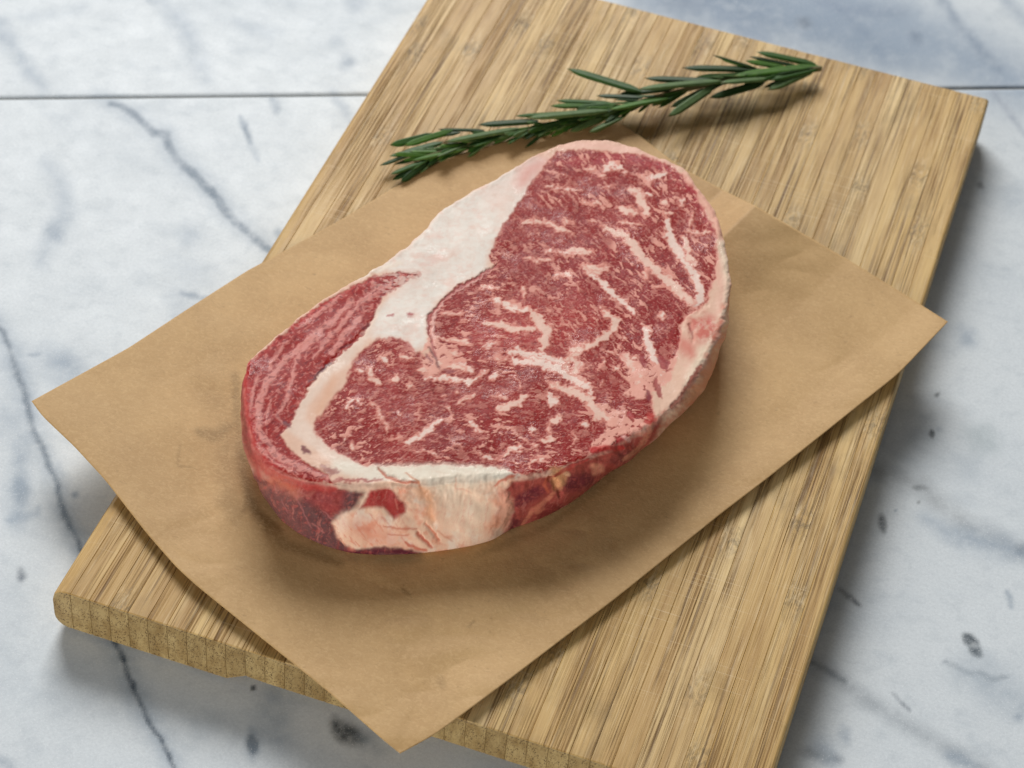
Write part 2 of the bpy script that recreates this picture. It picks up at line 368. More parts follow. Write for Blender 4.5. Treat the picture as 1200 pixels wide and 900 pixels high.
def slab(name, s0, fs0, fs1, s1, n0, fn0, fn1, n1, parent):
    a = axis_coords(s0, fs0, fs1, s1, .0009, .03); b = axis_coords(n0, fn0, fn1, n1, .0009, .03)
    u, v = np.meshgrid(a, b, indexing='ij'); nu, nv = u.shape
    x = J0[0]+u*jd[0]+v*jn[0]; y = J0[1]+u*jd[1]+v*jn[1]
    z = np.zeros_like(x)
    # eased slab edge along the joint
    ed = np.minimum(np.abs(v-n0), np.abs(v-n1)); z -= .0006*(1-sm(0, .0018, ed))**2
    px, py = proj(x.ravel(), y.ravel(), np.zeros(x.size))
    wx = px+3.2*fbm(px/26, py/26, 3)+1.1*gn(px/11, py/11, 5); wy = py+3.2*fbm(px/26, py/26, 9)+1.1*gn(px/11, py/11, 11)
    p = Paint(wx, wy, (224, 231, 235))
    X = x.ravel(); Y = y.ravel()
    cl = fbm(X*9+2*fbm(X*5, Y*5, 61), Y*9, 60, 5); p.tint(sm(-.05, .6, cl)*.5, (196, 206, 214)); c2 = fbm(X*34, Y*48, 67, 5); p.tint(sm(.05, .55, c2)*.32, (176, 188, 198)); c3 = fbm(X*120, Y*150, 68, 4); p.tint(sm(.0, .5, c3)*.16, (160, 172, 182))
    VN = fbm(px/22, py/16, 63, 4); VN2 = fbm(px/5, py/4, 65, 3)
    for pts, w, col, amt, soft in VEINS:
        if min(q[0] for q in pts) > 1300: continue
        p.lay(pts, col, w, max(soft*1.25, 3.), amt, mod=np.clip((.82+.7*VN+.25*VN2) if w < 60 else (.95+.5*VN), .3, 1))
    # beyond the frame the stone goes on with veins of the same kind
    out = sm(40, 160, np.maximum(np.maximum(-px, px-1200), np.maximum(-py, py-900)))
    rv = 1-sm(.0, .05, np.abs(fbm(X*5+3, Y*5, 77, 4))); p.tint(rv*out*.5, (150, 162, 176))
    verts = np.stack([X, Y, z.ravel()], 1)
    idx = np.arange(nu*nv).reshape(nu, nv)
    f = np.stack([idx[:-1, :-1], idx[1:, :-1], idx[1:, 1:], idx[:-1, 1:]], -1).reshape(-1, 4)
    # side walls 20 mm deep
    ring = np.concatenate([idx[:-1, 0], idx[-1, :-1], idx[:0:-1, -1], idx[0, :0:-1]])
    lo = verts[ring].copy(); lo[:, 2] = -.02; n = len(ring); k0 = len(verts)
    verts = np.concatenate([verts, lo]); j = np.arange(n); jn2 = (j+1) % n
    w_ = np.stack([ring[j], k0+j, k0+jn2, ring[jn2]], 1)
    me = new_mesh(name, verts, np.concatenate([f, w_]), [M['marble']])
    color_attr(me, 'Col', np.concatenate([p.c, p.c[ring]]))
    return link(name, me, parent)
table = new_mesh('table_bed', [(-1.1, -.3, -.03), (1.1, -.3, -.03), (1.1, 1.9, -.03), (-1.1, 1.9, -.03), (-1.1, -.3, -.0010), (1.1, -.3, -.0010), (1.1, 1.9, -.0010), (-1.1, 1.9, -.0010)],
                 [(3, 2, 1, 0), (4, 5, 6, 7), (0, 1, 5, 4), (1, 2, 6, 5), (2, 3, 7, 6), (3, 0, 4, 7)], [M['grout']], False)
table = link('marble_table_top', table); table['kind'] = 'structure'
slab('marble_slab', -.35, -.06, .56, .95, -1.0, -.50, 0, .0-.0006, table)
slab('marble_slab', -.35, -.06, .56, .95, .0013, .0013, .10, .55, table)

# ------------------------------------------------------------------ bamboo board
BX0, BX1, BY0, BY1 = -.30918, -.02918, .50940, .96345
NS = 35; SW = (BX1-BX0)/34; EDGE = .0080
board = empty('cutting_board', 'thick bamboo cutting board of glued strips lying askew on the marble', 'cutting board', ((BX0+BX1)/2, (BY0+BY1)/2, 0))
def strip_mesh(zl, zr, left_round, right_round, jit):
    bm = bmesh.new(); L = BY1-BY0; w = (EDGE if left_round else SW)/2-.00004
    zb = {-1: zl, 1: zr}
    co = {}
    for sx in (-1, 1):
        for (sy, y) in ((0, 0.), (1, L)):
            top = -.0001*jit
            bot = -BT+.0004
            # finger groove: the foot of the front end is cut back
            pts = [(y+(0.0 if sy == 0 else 0), top), (y, zb[sx] if sy == 0 else bot+.004)]
            if sy == 0: pts.append((y+(.003 if zb[sx] < -.021 else .022), bot))
            else: pts.append((y-.004, bot))
            co[(sx, sy)] = [bm.verts.new((sx*w, p[0]-L/2, p[1])) for p in pts]
    for sx in (-1, 1):
        a = co[(sx, 0)]; b = co[(sx, 1)]
        f = [a[0], a[1], a[2], b[2], b[1], b[0]]
        bm.faces.new(f if sx < 0 else f[::-1])
    l0, r0, l1, r1 = co[(-1, 0)], co[(1, 0)], co[(-1, 1)], co[(1, 1)]
    for q in ((l0[0], r0[0], r0[1], l0[1]), (l0[1], r0[1], r0[2], l0[2]), (l0[2], r0[2], r1[2], l1[2]), (l1[2], r1[2], r1[1], l1[1]), (l1[1], r1[1], r1[0], l1[0]), (l1[0], r1[0], r0[0], l0[0])):
        bm.faces.new(q)
    bmesh.ops.recalc_face_normals(bm, faces=bm.faces)
    def E(a, b):
        return [e for e in a.link_edges if e.other_vert(a) is b]
    if left_round: bmesh.ops.bevel(bm, geom=E(l0[0], l1[0]), offset=.0058, segments=3, profile=.5, affect='EDGES')
    if right_round: bmesh.ops.bevel(bm, geom=E(r0[0], r1[0]), offset=.0016, segments=4, profile=.5, affect='EDGES')
    # eased front and back arrises, and the hairline V between strips
    ed = [e for e in bm.edges if all(v.co.z > -.006 for v in e.verts) and abs(e.verts[0].co.y-e.verts[1].co.y) < 1e-6 and abs(e.verts[0].co.x-e.verts[1].co.x) > 1e-4]
    bmesh.ops.bevel(bm, geom=ed, offset=.0007, segments=2, profile=.5, affect='EDGES')
    if left_round or right_round:
        low = [e for e in bm.edges if all(v.co.z < -.012 for v in e.verts) and all((v.co.x < -w+1e-5) if left_round else (v.co.x > w-1e-5) for v in e.verts) and all(v.co.y < L/2-.006 or True for v in e.verts)]
        if low: bmesh.ops.bevel(bm, geom=low, offset=.0055, segments=4, profile=.5, affect='EDGES')
    ed = [e for e in bm.edges if len(e.link_faces) == 2 and e.calc_face_angle(0) > 1.2 and abs(e.verts[0].co.x-e.verts[1].co.x) < 1e-6 and all(abs(abs(v.co.x)-w) < 1e-6 for v in e.verts)]
    bmesh.ops.bevel(bm, geom=ed, offset=.00016, segments=1, affect='EDGES')
    me = bpy.data.meshes.new('bamboo_strip'); bm.to_mesh(me)
    a = me.attributes.new('endgrain', 'FLOAT', 'FACE')
    a.data.foreach_set('value', [1. if abs(p.normal.y) > .55 else 0. for p in me.polygons]); bm.free()
    me.materials.append(M['bamboo'])
    return me
Z_LOW, Z_CUT = -.0215, -.0165
for i in range(NS):
    def zz(k):       # foot of the front end: deep at the corner, cut back further in
        if k <= 9: return Z_LOW
        if k == 10: return Z_CUT+.0005
        return Z_CUT if k < NS-8 else Z_LOW
    me = strip_mesh(zz(i), zz(i+1), i == 0, i == NS-1, 0 if i in (0, NS-1) else random.uniform(0, 1))
    o = link('bamboo_strip', me, board); o.location = ((BX0-EDGE/2 if i == 0 else BX0+(i-.5)*SW)-board.location.x, (BY0+BY1)/2-board.location.y, BT)

# ------------------------------------------------------------------ brown paper
def resample(pts, n):
    p = np.array(pts, float); d = np.r_[0, np.cumsum(np.hypot(*np.diff(p, axis=0).T))]
    s = np.linspace(0, d[-1], n); return np.stack([np.interp(s, d, p[:, 0]), np.interp(s, d, p[:, 1])], 1)
def smooth1(a, k):
    for _ in range(k): a[1:-1] = (a[:-2]+2*a[1:-1]+a[2:])/4
    return a
eLT = [(37,470),(90,441),(150,408),(220,362),(290,317),(330,296),(400,257),(466,217),(520,186),(600,163),(700,143),(722,141)]
eTR = [(722,141),(737,149),(770,175),(800,197),(850,224),(885,241),(1000,308),(1060,345),(1111,377)]
eRB = [(1111,377),(1053,438),(1000,480),(900,560),(846,601),(800,638),(723,700),(660,748),(600,794),(511,860),(469,883)]
eBL = [(469,883),(450,868),(383,809),(307,748),(230,686),(207,665),(172,625),(123,562),(87,523),(49,487),(37,470)]
N = 330
a = smooth1(resample(eLT, N), 12); b = smooth1(resample(eTR, N), 6); c = smooth1(resample(eRB, N)[::-1], 30); d = smooth1(resample(eBL, N)[::-1], 30)
# corners: L(0,0) T(1,0) R(1,1) B(0,1)
u, v = np.meshgrid(np.linspace(0, 1, N), np.linspace(0, 1, N), indexing='ij')
U, Vv = u[..., None], v[..., None]
top_e = a[:, None, :]; bot_e = c[:, None, :]; lef = d[None, :, :]; rig = b[None, :, :]
L_, T_, R_, B_ = a[0], a[-1], b[-1], d[-1]
pp = (1-Vv)*top_e+Vv*bot_e+(1-U)*lef+U*rig-((1-U)*(1-Vv)*L_+U*(1-Vv)*T_+U*Vv*R_+(1-U)*Vv*B_)
px, py = pp[..., 0], pp[..., 1]
core = sm(.55, 1.25, np.hypot((px-570)/330, (py-400)/250+.0))
zz_ = .0006+core*(.0016+.0014*fbm(px/190+3, py/190, 31, 2))
rim = 1-sm(0, .10, np.minimum(v, 1)*0+np.minimum(u, 1-v)); zz_ += .0016*rim*core
# crease near the upper right edge; the flap beyond it falls towards the board
cr = ((px-850)*(241-275)-(py-275)*(885-850))/math.hypot(35, 34)      # signed distance from the crease line, + towards upper left
near = 1-sm(30, 190, np.hypot(px-870, py-255))
ridge = np.where(cr > 0, np.clip(1-cr/40, 0, 1), np.clip(1+cr/120, 0, 1))
zz_ += .0085*ridge*near
zz_ += core*.0005*np.abs(fbm(px/120+.5*py/120, py/60, 35, 2))*2.6*sm(0, .3, fbm(px/200, py/200, 36, 2)+.15)
zz_ = np.maximum(zz_, .0006)
zz_ += np.clip((py-840)/50, 0, 1)**2*-.0006
x, y = P(px, py, BT+zz_)
paint = Paint(px.ravel()+2.5*fbm(px.ravel()/12, py.ravel()/12, 41), py.ravel()+2.5*fbm(px.ravel()/12, py.ravel()/12, 43), (200, 163, 111))
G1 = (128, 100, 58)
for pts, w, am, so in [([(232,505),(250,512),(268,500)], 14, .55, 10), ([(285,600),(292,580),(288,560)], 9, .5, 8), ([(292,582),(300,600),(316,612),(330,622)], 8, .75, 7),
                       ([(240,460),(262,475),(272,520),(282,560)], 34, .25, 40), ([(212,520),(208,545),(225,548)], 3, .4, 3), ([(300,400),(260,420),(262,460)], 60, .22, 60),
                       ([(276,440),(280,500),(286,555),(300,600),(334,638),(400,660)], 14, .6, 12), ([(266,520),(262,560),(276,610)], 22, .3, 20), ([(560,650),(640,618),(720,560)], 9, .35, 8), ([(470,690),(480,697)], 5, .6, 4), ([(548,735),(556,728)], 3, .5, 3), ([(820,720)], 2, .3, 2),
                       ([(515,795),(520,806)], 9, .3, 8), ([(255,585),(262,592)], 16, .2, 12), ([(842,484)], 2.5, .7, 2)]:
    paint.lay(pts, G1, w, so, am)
for _ in range(90):
    q = RNG.uniform(0, 1, 4); X0 = 60+q[0]*1000; Y0 = 150+q[1]*700
    paint.lay([(X0, Y0), (X0+6*(q[2]-.5), Y0+6*(q[3]-.5))], (120, 90, 52), 1.2+q[2], 1.5, .4)
th = .00012
v1 = np.stack([x.ravel(), y.ravel(), (BT+zz_).ravel()], 1); v2 = v1.copy(); v2[:, 2] -= th
idx = np.arange(N*N).reshape(N, N)
f1 = np.stack([idx[:-1, :-1], idx[:-1, 1:], idx[1:, 1:], idx[1:, :-1]], -1).reshape(-1, 4)
f2 = f1[:, ::-1]+N*N
ring = np.concatenate([idx[:-1, 0], idx[-1, :-1], idx[:0:-1, -1], idx[0, :0:-1]]); rn = np.roll(ring, -1)
f3 = np.stack([ring, rn, rn+N*N, ring+N*N], 1)
vv = np.concatenate([v1, v2]); org = np.array([vv[:, 0].mean(), vv[:, 1].mean(), BT])
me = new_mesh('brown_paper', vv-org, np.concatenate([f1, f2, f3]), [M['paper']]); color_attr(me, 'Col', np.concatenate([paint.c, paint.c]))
paper = link('brown_paper', me); paper.location = org
paper['label'] = 'creased sheet of brown butcher paper under the raw steak on the board'; paper['category'] = 'paper'

# ------------------------------------------------------------------ steak
HT = .0335
Z0 = BT+.0010
rim_px = [(284,452),(288,500),(297,532),(315,552),(350,568),(395,575),(450,575),(490,571),(535,566),(575,565),(610,563),(650,556),(691,541),(725,525),(757,508),(785,486),(806,462),(824,434),(838,408),
          (848,380),(855,350),(856,325),(852,298),(846,279),(842,261),(832,240),(815,219),(801,199),(788,193),(768,186),(745,176),(720,168),(690,166),(662,170),(646,177),(630,183),(610,196),(580,214),(540,235),(521,246),(511,253),(500,270),(480,289),(464,301),(448,312),(426,326),(390,347),(366,362),(336,388),(306,412),(289,427)]
base_px = [(289,500),(296,535),(303,565),(312,588),(327,609),(350,627),(380,641),(410,649),(450,651),(500,648),(545,642),(577,634),(600,620),(640,606),(672,588),(703,563),(728,543),(748,526),(768,508),(795,489),(812,474),(822,456)]
rx, ry = P([p[0] for p in rim_px], [p[1] for p in rim_px], BT+HT-.0015)
bx, by = P([p[0] for p in base_px], [p[1] for p in base_px], BT+.004)
cx, cy = rx.mean(), ry.mean()
# axis-scaled polar frame about the centre
th_r = np.arctan2(ry-cy, rx-cx); o_ = np.argsort(th_r); th_r = th_r[o_]; rr = np.hypot(rx-cx, ry-cy)[o_]
def per(t, tt, r): return np.interp(t, np.r_[tt[-1]-2*np.pi, tt, tt[0]+2*np.pi], np.r_[r[-1], r, r[0]])
tg = np.linspace(-np.pi, np.pi, 1441)[:-1]
Rt = per(tg, th_r, rr)
th_b = np.arctan2(by-cy, bx-cx); rb = np.hypot(bx-cx, by-cy)
Rb = Rt-.004
ob = np.argsort(th_b); tb, rb = th_b[ob], rb[ob]
lo_, hi_ = tb.min(), tb.max()
inside = (tg >= lo_) & (tg <= hi_)
assert hi_-lo_ < 5
tmp = np.interp(tg, tb, rb)
blend = sm(0, .25, tg-lo_)*sm(0, .25, hi_-tg)
Rb = Rb*(1-blend)+tmp*blend
def psmooth(a, n):
    for _ in range(n): a = (np.roll(a, 1)+2*a+np.roll(a, -1))/4
    return a
Rt = psmooth(Rt, 6); Rb = psmooth(Rb, 30)
NG = 780
gu, gv = np.meshgrid(np.linspace(-1, 1, NG), np.linspace(-1, 1, NG), indexing='ij')
# square to disc
dx = gu*np.sqrt(1-gv*gv/2); dy = gv*np.sqrt(1-gu*gu/2)
r = np.hypot(dx, dy).ravel(); t = np.arctan2(dy, dx).ravel(); r = np.clip(r, 0, 1)
R1 = .76
T = np.interp(t, np.r_[tg, np.pi], np.r_[Rt, Rt[0]]); B = np.interp(t, np.r_[tg, np.pi], np.r_[Rb, Rb[0]])
RC = .0028                                    # rounding of the rim
s = np.clip((r-R1)/(1-R1), 0, 1)
top = r <= R1
rad = np.where(top, (T-RC)*r/R1, 0.)
z = np.where(top, HT, 0.)
# wall profile: quarter round, wall to the foot, tuck under
s1_, s2_ = .20, .86
q = s[~top]; Tq = T[~top]; Bq = B[~top]
ra = np.zeros_like(q); za = np.zeros_like(q)
m = q < s1_; an = q[m]/s1_*np.pi/2
ra[m] = Tq[m]-RC+RC*np.sin(an); za[m] = HT-RC+RC*np.cos(an)
m2 = (q >= s1_) & (q < s2_); w = (q[m2]-s1_)/(s2_-s1_)
bul = np.sin(w*np.pi)*.0022
ra[m2] = Tq[m2]+(Bq[m2]-Tq[m2])*w**1.25+bul; za[m2] = (HT-RC)*(1-w)+.004*w
m3 = q >= s2_; an = (q[m3]-s2_)/(1-s2_)*np.pi*.62
ra[m3] = Bq[m3]-.004+.004*np.cos(an)-.003*(q[m3]-s2_)/(1-s2_); za[m3] = .004-.004*np.sin(np.minimum(an, np.pi/2))
rad[~top] = ra; z[~top] = za
x = cx+rad*np.cos(t); y = cy+rad*np.sin(t); z = z+Z0
wall = sm(R1-.01, R1+.03, r)
px, py = proj(x, y, z)
# warps for natural borders
nx = fbm(px/11, py/11, 101, 3); ny = fbm(px/11, py/11, 131, 3); n2x = .7*gn(px/4.2, py/4.2, 151); n2y = gn(px/3.6, py/3.6, 157)
K = Paint(px+4.0*nx+1.3*n2x, py+4.0*ny+1.3*n2y, (236, 196, 172))
Ksoft = (px+2.2*nx, py+2.2*ny)
A = (560, 150, 3.75); Bc = (400, 150, 5.); Cc = (270, 300, 5.); Dc = (270, 460, 5.); Ec = (490, 300, 6.); Fc = (670, 300, 6.); Gc = (380, 420, 5.); Hc = (600, 420, 4.615)
S1c = (280, 520, 3.529); S2c = (580, 480, 4.286)
K.fat[:] = 1
def soft_warp(on):
    if on: K.wx, K.wy = K.x, K.y; K.x, K.y = Ksoft
    else: K.x, K.y = K.wx, K.wy
# --- fat: white cap, cream band, blushes
soft_warp(True)
K.lay([(440,316),(470,296),(500,266),(515,245),(580,210),(625,185),(640,188),(615,232),(588,270),(572,300),(570,318),(540,332),(512,352),(500,376),(500,405),(488,412),(468,398),(440,396),(425,392),(445,360),(470,335),(490,322)], (243, 235, 224), soft=12, amt=.92)
K.tint(sm(.0, .5, fbm(px/26, py/14, 241, 4))*.38*(py < 430), (238, 188, 170))
K.tint(sm(-.1, .35, fbm(px/9, py/5, 243, 4))*.14*(py < 430), (230, 170, 150))
K.lay([(560,226),(600,205),(640,184),(632,200),(606,240),(590,262)], (240, 214, 200), soft=16, amt=.6)
K.lay([(470,318),(520,300),(545,290),(500,330),(480,345),(455,345)], (238, 216, 202), soft=18, amt=.45)
K.lay([(610,215),(622,200),(640,190)], (232, 160, 148), 18, 22, .7)
K.lay([(440,345),(475,325),(520,300)], (236, 190, 176), 14, 20, .6, mod=np.clip(.5+2*fbm(px/20, py/6, 261, 3), 0, 1))
K.lay([(655,172),(700,169),(745,178),(790,196)], (240, 190, 172), 9, 8, .8)
K.lay([(800,206),(815,224),(835,250),(846,280)], (238, 178, 158), 10, 8, .9)
K.lay([(846,285),(850,320),(848,350),(838,390),(820,420),(806,450)], (244, 222, 196), 12, 12, .9)
K.lay([(840,300),(846,340),(842,365)], (236, 170, 152), 9, 12, .6)
K.lay([(440,360),(425,392),(400,420),(372,446),(352,470),(345,496),(365,512),(392,532),(420,546)], (240, 214, 196), 22, 10, .9)
K.lay([(392,440),(385,462),(372,485)], (236, 180, 146), 10, 14, .6)
K.lay([(395,545),(440,556),(500,552),(560,550),(604,556)], (246, 234, 216), 22, 12, .95)
for q_ in [[(806,372),(820,366),(838,370),(846,385),(840,398),(826,402),(812,398)]]: K.lay(q_, (206, 88, 78), soft=20, amt=.85, mod=np.clip(.75+1.5*nx, .2, 1))
K.lay([(800,400),(810,415)], (214, 104, 92), 16, 18, .7); K.lay([(808,380),(812,396)], (150, 44, 50), 3, 3, .6)
soft_warp(False)
# --- cap muscle
CAP = [(492,322),(470,320),(450,322),(426,330),(408,339),(390,348),(366,362),(336,388),(306,412),(288,427),(278,440),(278,500),(284,520),(293,535),(310,548),(340,560),(380,566),(394,566),(384,556),(366,545),(350,536),(334,520),(330,508),(340,500),(346,484),(358,462),(370,442),(388,424),(412,406),(428,388),(440,366),(448,348),(468,336)]
mcap = K.lay(CAP, (160, 34, 30), soft=4, fat=.05)
soft_warp(True); K.lay([(470,306),(440,320),(408,336),(380,350),(340,382),(306,408),(289,425)], (226, 92, 88), 12, 12, .7, mod=mcap); soft_warp(False)
K.lay([(470,308),(440,318),(410,330)], (244, 226, 208), 5, 5, .9)
K.lay([(286,440),(290,490),(300,525),(325,548)], (204, 66, 66), 16, 14, .65, mod=mcap)
tipm = mcap*sm(405, 485, px)
tf = sm(.0, .3, fbm(px/16+py/30, py/4.5-px/30, 251, 3)+.35*sm(430, 490, px)); K.tint(tipm*tf*.85, (238, 206, 192)); K.fat += (1-K.fat)*tipm*tf
capf = []
for pts, w_ in [([(412,352),(390,376),(360,400),(330,425),(312,450),(302,478),(304,506),(322,532),(350,548),(384,560)], 8.5), ([(440,338),(420,356),(398,384),(382,400),(368,420)], 5),
               ([(380,392),(352,412),(345,432),(338,462),(330,480)], 4), ([(422,372),(404,392),(388,414)], 7), ([(302,440),(294,470),(290,500)], 4), ([(345,500),(332,496),(326,488),(330,476)], 3.5),
               ([(316,468),(312,498)], 3), ([(336,400),(322,418),(316,432)], 4), ([(400,346),(380,362),(352,382)], 4), ([(345,520),(362,534),(380,540)], 5), ([(460,330),(436,346),(424,356)], 3.5), ([(300,520),(318,540),(350,556)], 4)]:
    capf.append(K.lay(pts, (230, 156, 146), w_, 4, .85, fat=.7, mod=mcap))
an = math.radians(-38); ua = px*math.cos(an)+py*math.sin(an); va = -px*math.sin(an)+py*math.cos(an)
fs = sm(.12, .42, fbm(ua/24, va/4.5, 201, 3)); K.tint(mcap*fs*.38, (218, 128, 116)); K.fat += mcap*fs*.3
fs = sm(.10, .45, fbm(ua/12, va/4.2, 211, 3)); K.tint(mcap*fs*.6*(1-K.fat), (112, 30, 38))
fs = sm(.05, .4, fbm(px/6+nx, py/5+ny, 221, 3)); K.tint(mcap*fs*.6, (126, 36, 42))
fs = sm(.12, .32, fbm(px/5+nx, py/4.4+ny, 231, 2)); K.tint(mcap*fs*.55, (228, 144, 132))
K.lay([(338,500),(334,494)], (120, 66, 74), 8, 4, .85); K.lay([(354,524),(362,530)], (122, 60, 68), 6, 4, .9); K.lay([(378,548),(388,553),(396,553)], (176, 120, 112), 7, 4, .9)
K.lay([(362,446),(375,436),(388,424)], (96, 62, 72), 3, 2.5, .8); K.lay([(426,386),(432,380)], (120, 66, 70), 4, 3, .8); K.lay([(396,410),(412,403)], (132, 74, 78), 2.5, 2, .7)
K.lay([(392,562),(420,563),(448,563)], (176, 84, 82), 4, 3, .8); K.lay([(455,370),(462,368)], (190, 110, 108), 4, 3, .8); K.lay([(478,368),(484,369)], (176, 74, 78), 6, 4, .85)
# --- eye muscle
EYE = [(573,300),(580,286),(588,268),(600,250),(612,232),(622,215),(636,200),(645,187),(652,180),(667,176),(699,177),(725,180),(752,182),(771,189),(789,197),(800,207),(813,222),(823,242),(831,257),(839,273),(840,299),(838,323),(829,352),(818,362),(806,368),(797,380),(798,393),(796,408),(790,423),(786,434),(775,446),(762,456),(765,474),(767,490),(746,506),(728,518),(712,526),(693,534),(668,543),(645,551),(620,556),(603,554),(590,549),(560,546),(520,546),(470,546),(426,545),(410,536),(390,527),(378,517),(368,503),(371,494),(382,480),(392,464),(404,452),(408,440),(414,424),(426,411),(440,399),(462,396),(478,401),(488,414),(502,418),(508,402),(503,385),(504,370),(515,353),(538,334),(562,322),(580,314),(576,306)]
meye = K.lay(EYE, (148, 24, 21), soft=3.4, fat=0.)
# tone shifts of the lean
ts = fbm(px/70, py/70, 301, 3); K.tint(meye*sm(.0, .5, ts)*.5, (126, 26, 30)); K.tint(meye*sm(.05, .5, -ts)*.45, (172, 54, 52))
K.lay([(600,300),(700,330),(640,260)], (146, 34, 40), 60, 80, .25, mod=meye); K.lay([(560,395),(640,385),(690,370)], (196, 72, 68), 50, 60, .45, mod=meye)
K.lay(EYE+[EYE[0]], (222, 132, 118), 2.6, 4, .5)
K.lay([(655,190),(730,186),(780,196),(815,228),(836,272)], (176, 48, 60), 12, 12, .6, mod=meye); K.lay([(700,320),(780,330),(760,400)], (146, 44, 50), 70, 80, .35, mod=meye)
# --- fine marbling: short flecks whose run follows the grain
ST = []
def st(o, pts, w): ST.append((cv(o, pts), w/o[2]))
def flecks(ang, lx, ly, seed, lo, hi):
    a_ = math.radians(ang); uu = px*math.cos(a_)+py*math.sin(a_); vv_ = -px*math.sin(a_)+py*math.cos(a_)
    return sm(lo, hi, fbm(uu/lx+.35*nx, vv_/ly+.35*ny, seed, 3)+NEARM*.09-.03)
wt = sm(0, 1, (px-600+(450-py)*.5)/160.)       # left/bottom to upper right
wl = sm(470, 380, py)*0+sm(0, 1, (py-430)/60.)
def mixf(seed, k, lo, hi):
    f_a = flecks(6, 9*k, 3.4*k, seed, lo, hi); f_b = flecks(44, 10*k, 4.0*k, seed+5, lo, hi); f_c = flecks(8, 10*k, 3.6*k, seed+9, lo, hi); f_d = flecks(-28, 7*k, 3.6*k, seed+13, lo, hi)
    m_ = f_a*(1-wt)+f_b*wt
    m_ = m_*(1-wl)+f_c*wl; wd = sm(520, 430, px)
    return m_*(1-wd)+f_d*wd
# --- traced marbling streaks
for pts, w_ in [([(555,185),(590,165),(620,175),(650,195)], 34), ([(470,180),(510,185)], 20), ([(540,205),(560,215)], 20), ([(740,225),(785,215),(830,200)], 30), ([(670,270),(705,285),(730,340),(745,385)], 46),
    ([(620,352),(690,368)], 44), ([(710,280),(765,300)], 22), ([(445,320),(520,325),(560,345)], 18), ([(820,330)], 34), ([(905,310),(885,345)], 26), ([(190,410),(290,410),(360,445),(415,465)], 24), ([(370,400),(420,412)], 20),
    ([(490,410),(520,412)], 14), ([(620,408),(720,428)], 16), ([(550,435),(620,460),(680,510),(725,575),(800,640),(860,690),(910,745),(970,790)], 46), ([(835,410),(840,470),(880,540),(925,600),(960,660),(985,740),(960,780)], 52),
    ([(905,480),(930,570),(960,600)], 34), ([(910,450),(960,462),(1020,458)], 18), ([(300,540),(380,552),(430,548)], 24), ([(405,540),(500,545)], 34), ([(460,605),(500,635),(575,615)], 42), ([(500,645),(550,680),(600,740),(660,780),(690,815)], 36),
    ([(345,640),(405,650)], 26), ([(205,575),(310,582)], 20), ([(15,705),(90,700)], 24), ([(205,690),(200,740)], 18), ([(65,752),(140,785),(225,800)], 38), ([(545,800),(605,845),(590,895)], 32), ([(730,630),(742,668)], 20), ([(770,702),(820,692)], 14),
    ([(810,815),(815,840)], 30), ([(735,865),(755,900)], 24), ([(300,190),(380,208)], 12), ([(300,262),(460,275)], 16), ([(800,372),(860,370)], 18), ([(370,400),(380,425)], 14), ([(550,260),(600,255)], 12), ([(700,195),(760,240)], 12), ([(940,380),(935,430)], 10)]: st(A, pts, w_)
for pts, w_ in [([(525,305),(600,325),(660,375),(780,380)], 50), ([(470,468),(600,490),(700,520),(830,505)], 56), ([(800,400),(860,470),(905,540),(880,660)], 84), ([(630,690),(700,665),(780,700),(900,715),(1050,765)], 66), ([(1040,750),(1120,670),(1200,640)], 62), ([(1030,780),(1100,850),(1180,890)], 62),
    ([(460,640),(560,600)], 40), ([(445,210),(550,235)], 32), ([(740,205),(750,300)], 28), ([(980,120),(1070,130)], 36), ([(130,570),(240,590),(340,600),(370,620)], 32), ([(160,640),(290,700)], 32), ([(180,765),(330,765),(390,820)], 44), ([(80,850),(250,860),(330,880)], 38),
    ([(420,850),(480,820)], 32), ([(500,870),(590,835)], 26), ([(555,720),(620,730)], 26), ([(165,400),(330,400)], 24), ([(930,290),(980,295)], 16), ([(1100,300)], 20), ([(1135,260),(1125,200),(1150,190)], 12), ([(300,460),(330,440)], 18)]: st(Ec, pts, w_)
for pts, w_ in [([(0,655),(90,650),(200,590),(290,520),(318,455),(250,405),(205,370)], 58), ([(360,710),(420,745),(460,830),(490,910)], 96), ([(510,475),(525,560),(540,640),(600,740),(640,830),(660,910)], 62), ([(215,655),(330,690),(390,730)], 24), ([(0,720),(60,770),(0,840)], 60),
    ([(640,395),(650,430)], 40), ([(500,105),(520,150),(550,180)], 24), ([(590,215),(655,215)], 16), ([(510,480),(560,500)], 22), ([(370,575)], 30), ([(200,780),(225,740)], 16), ([(320,790),(335,780)], 34), ([(340,640),(350,610)], 14), ([(80,55),(130,90),(250,85)], 40)]: st(Fc, pts, w_)
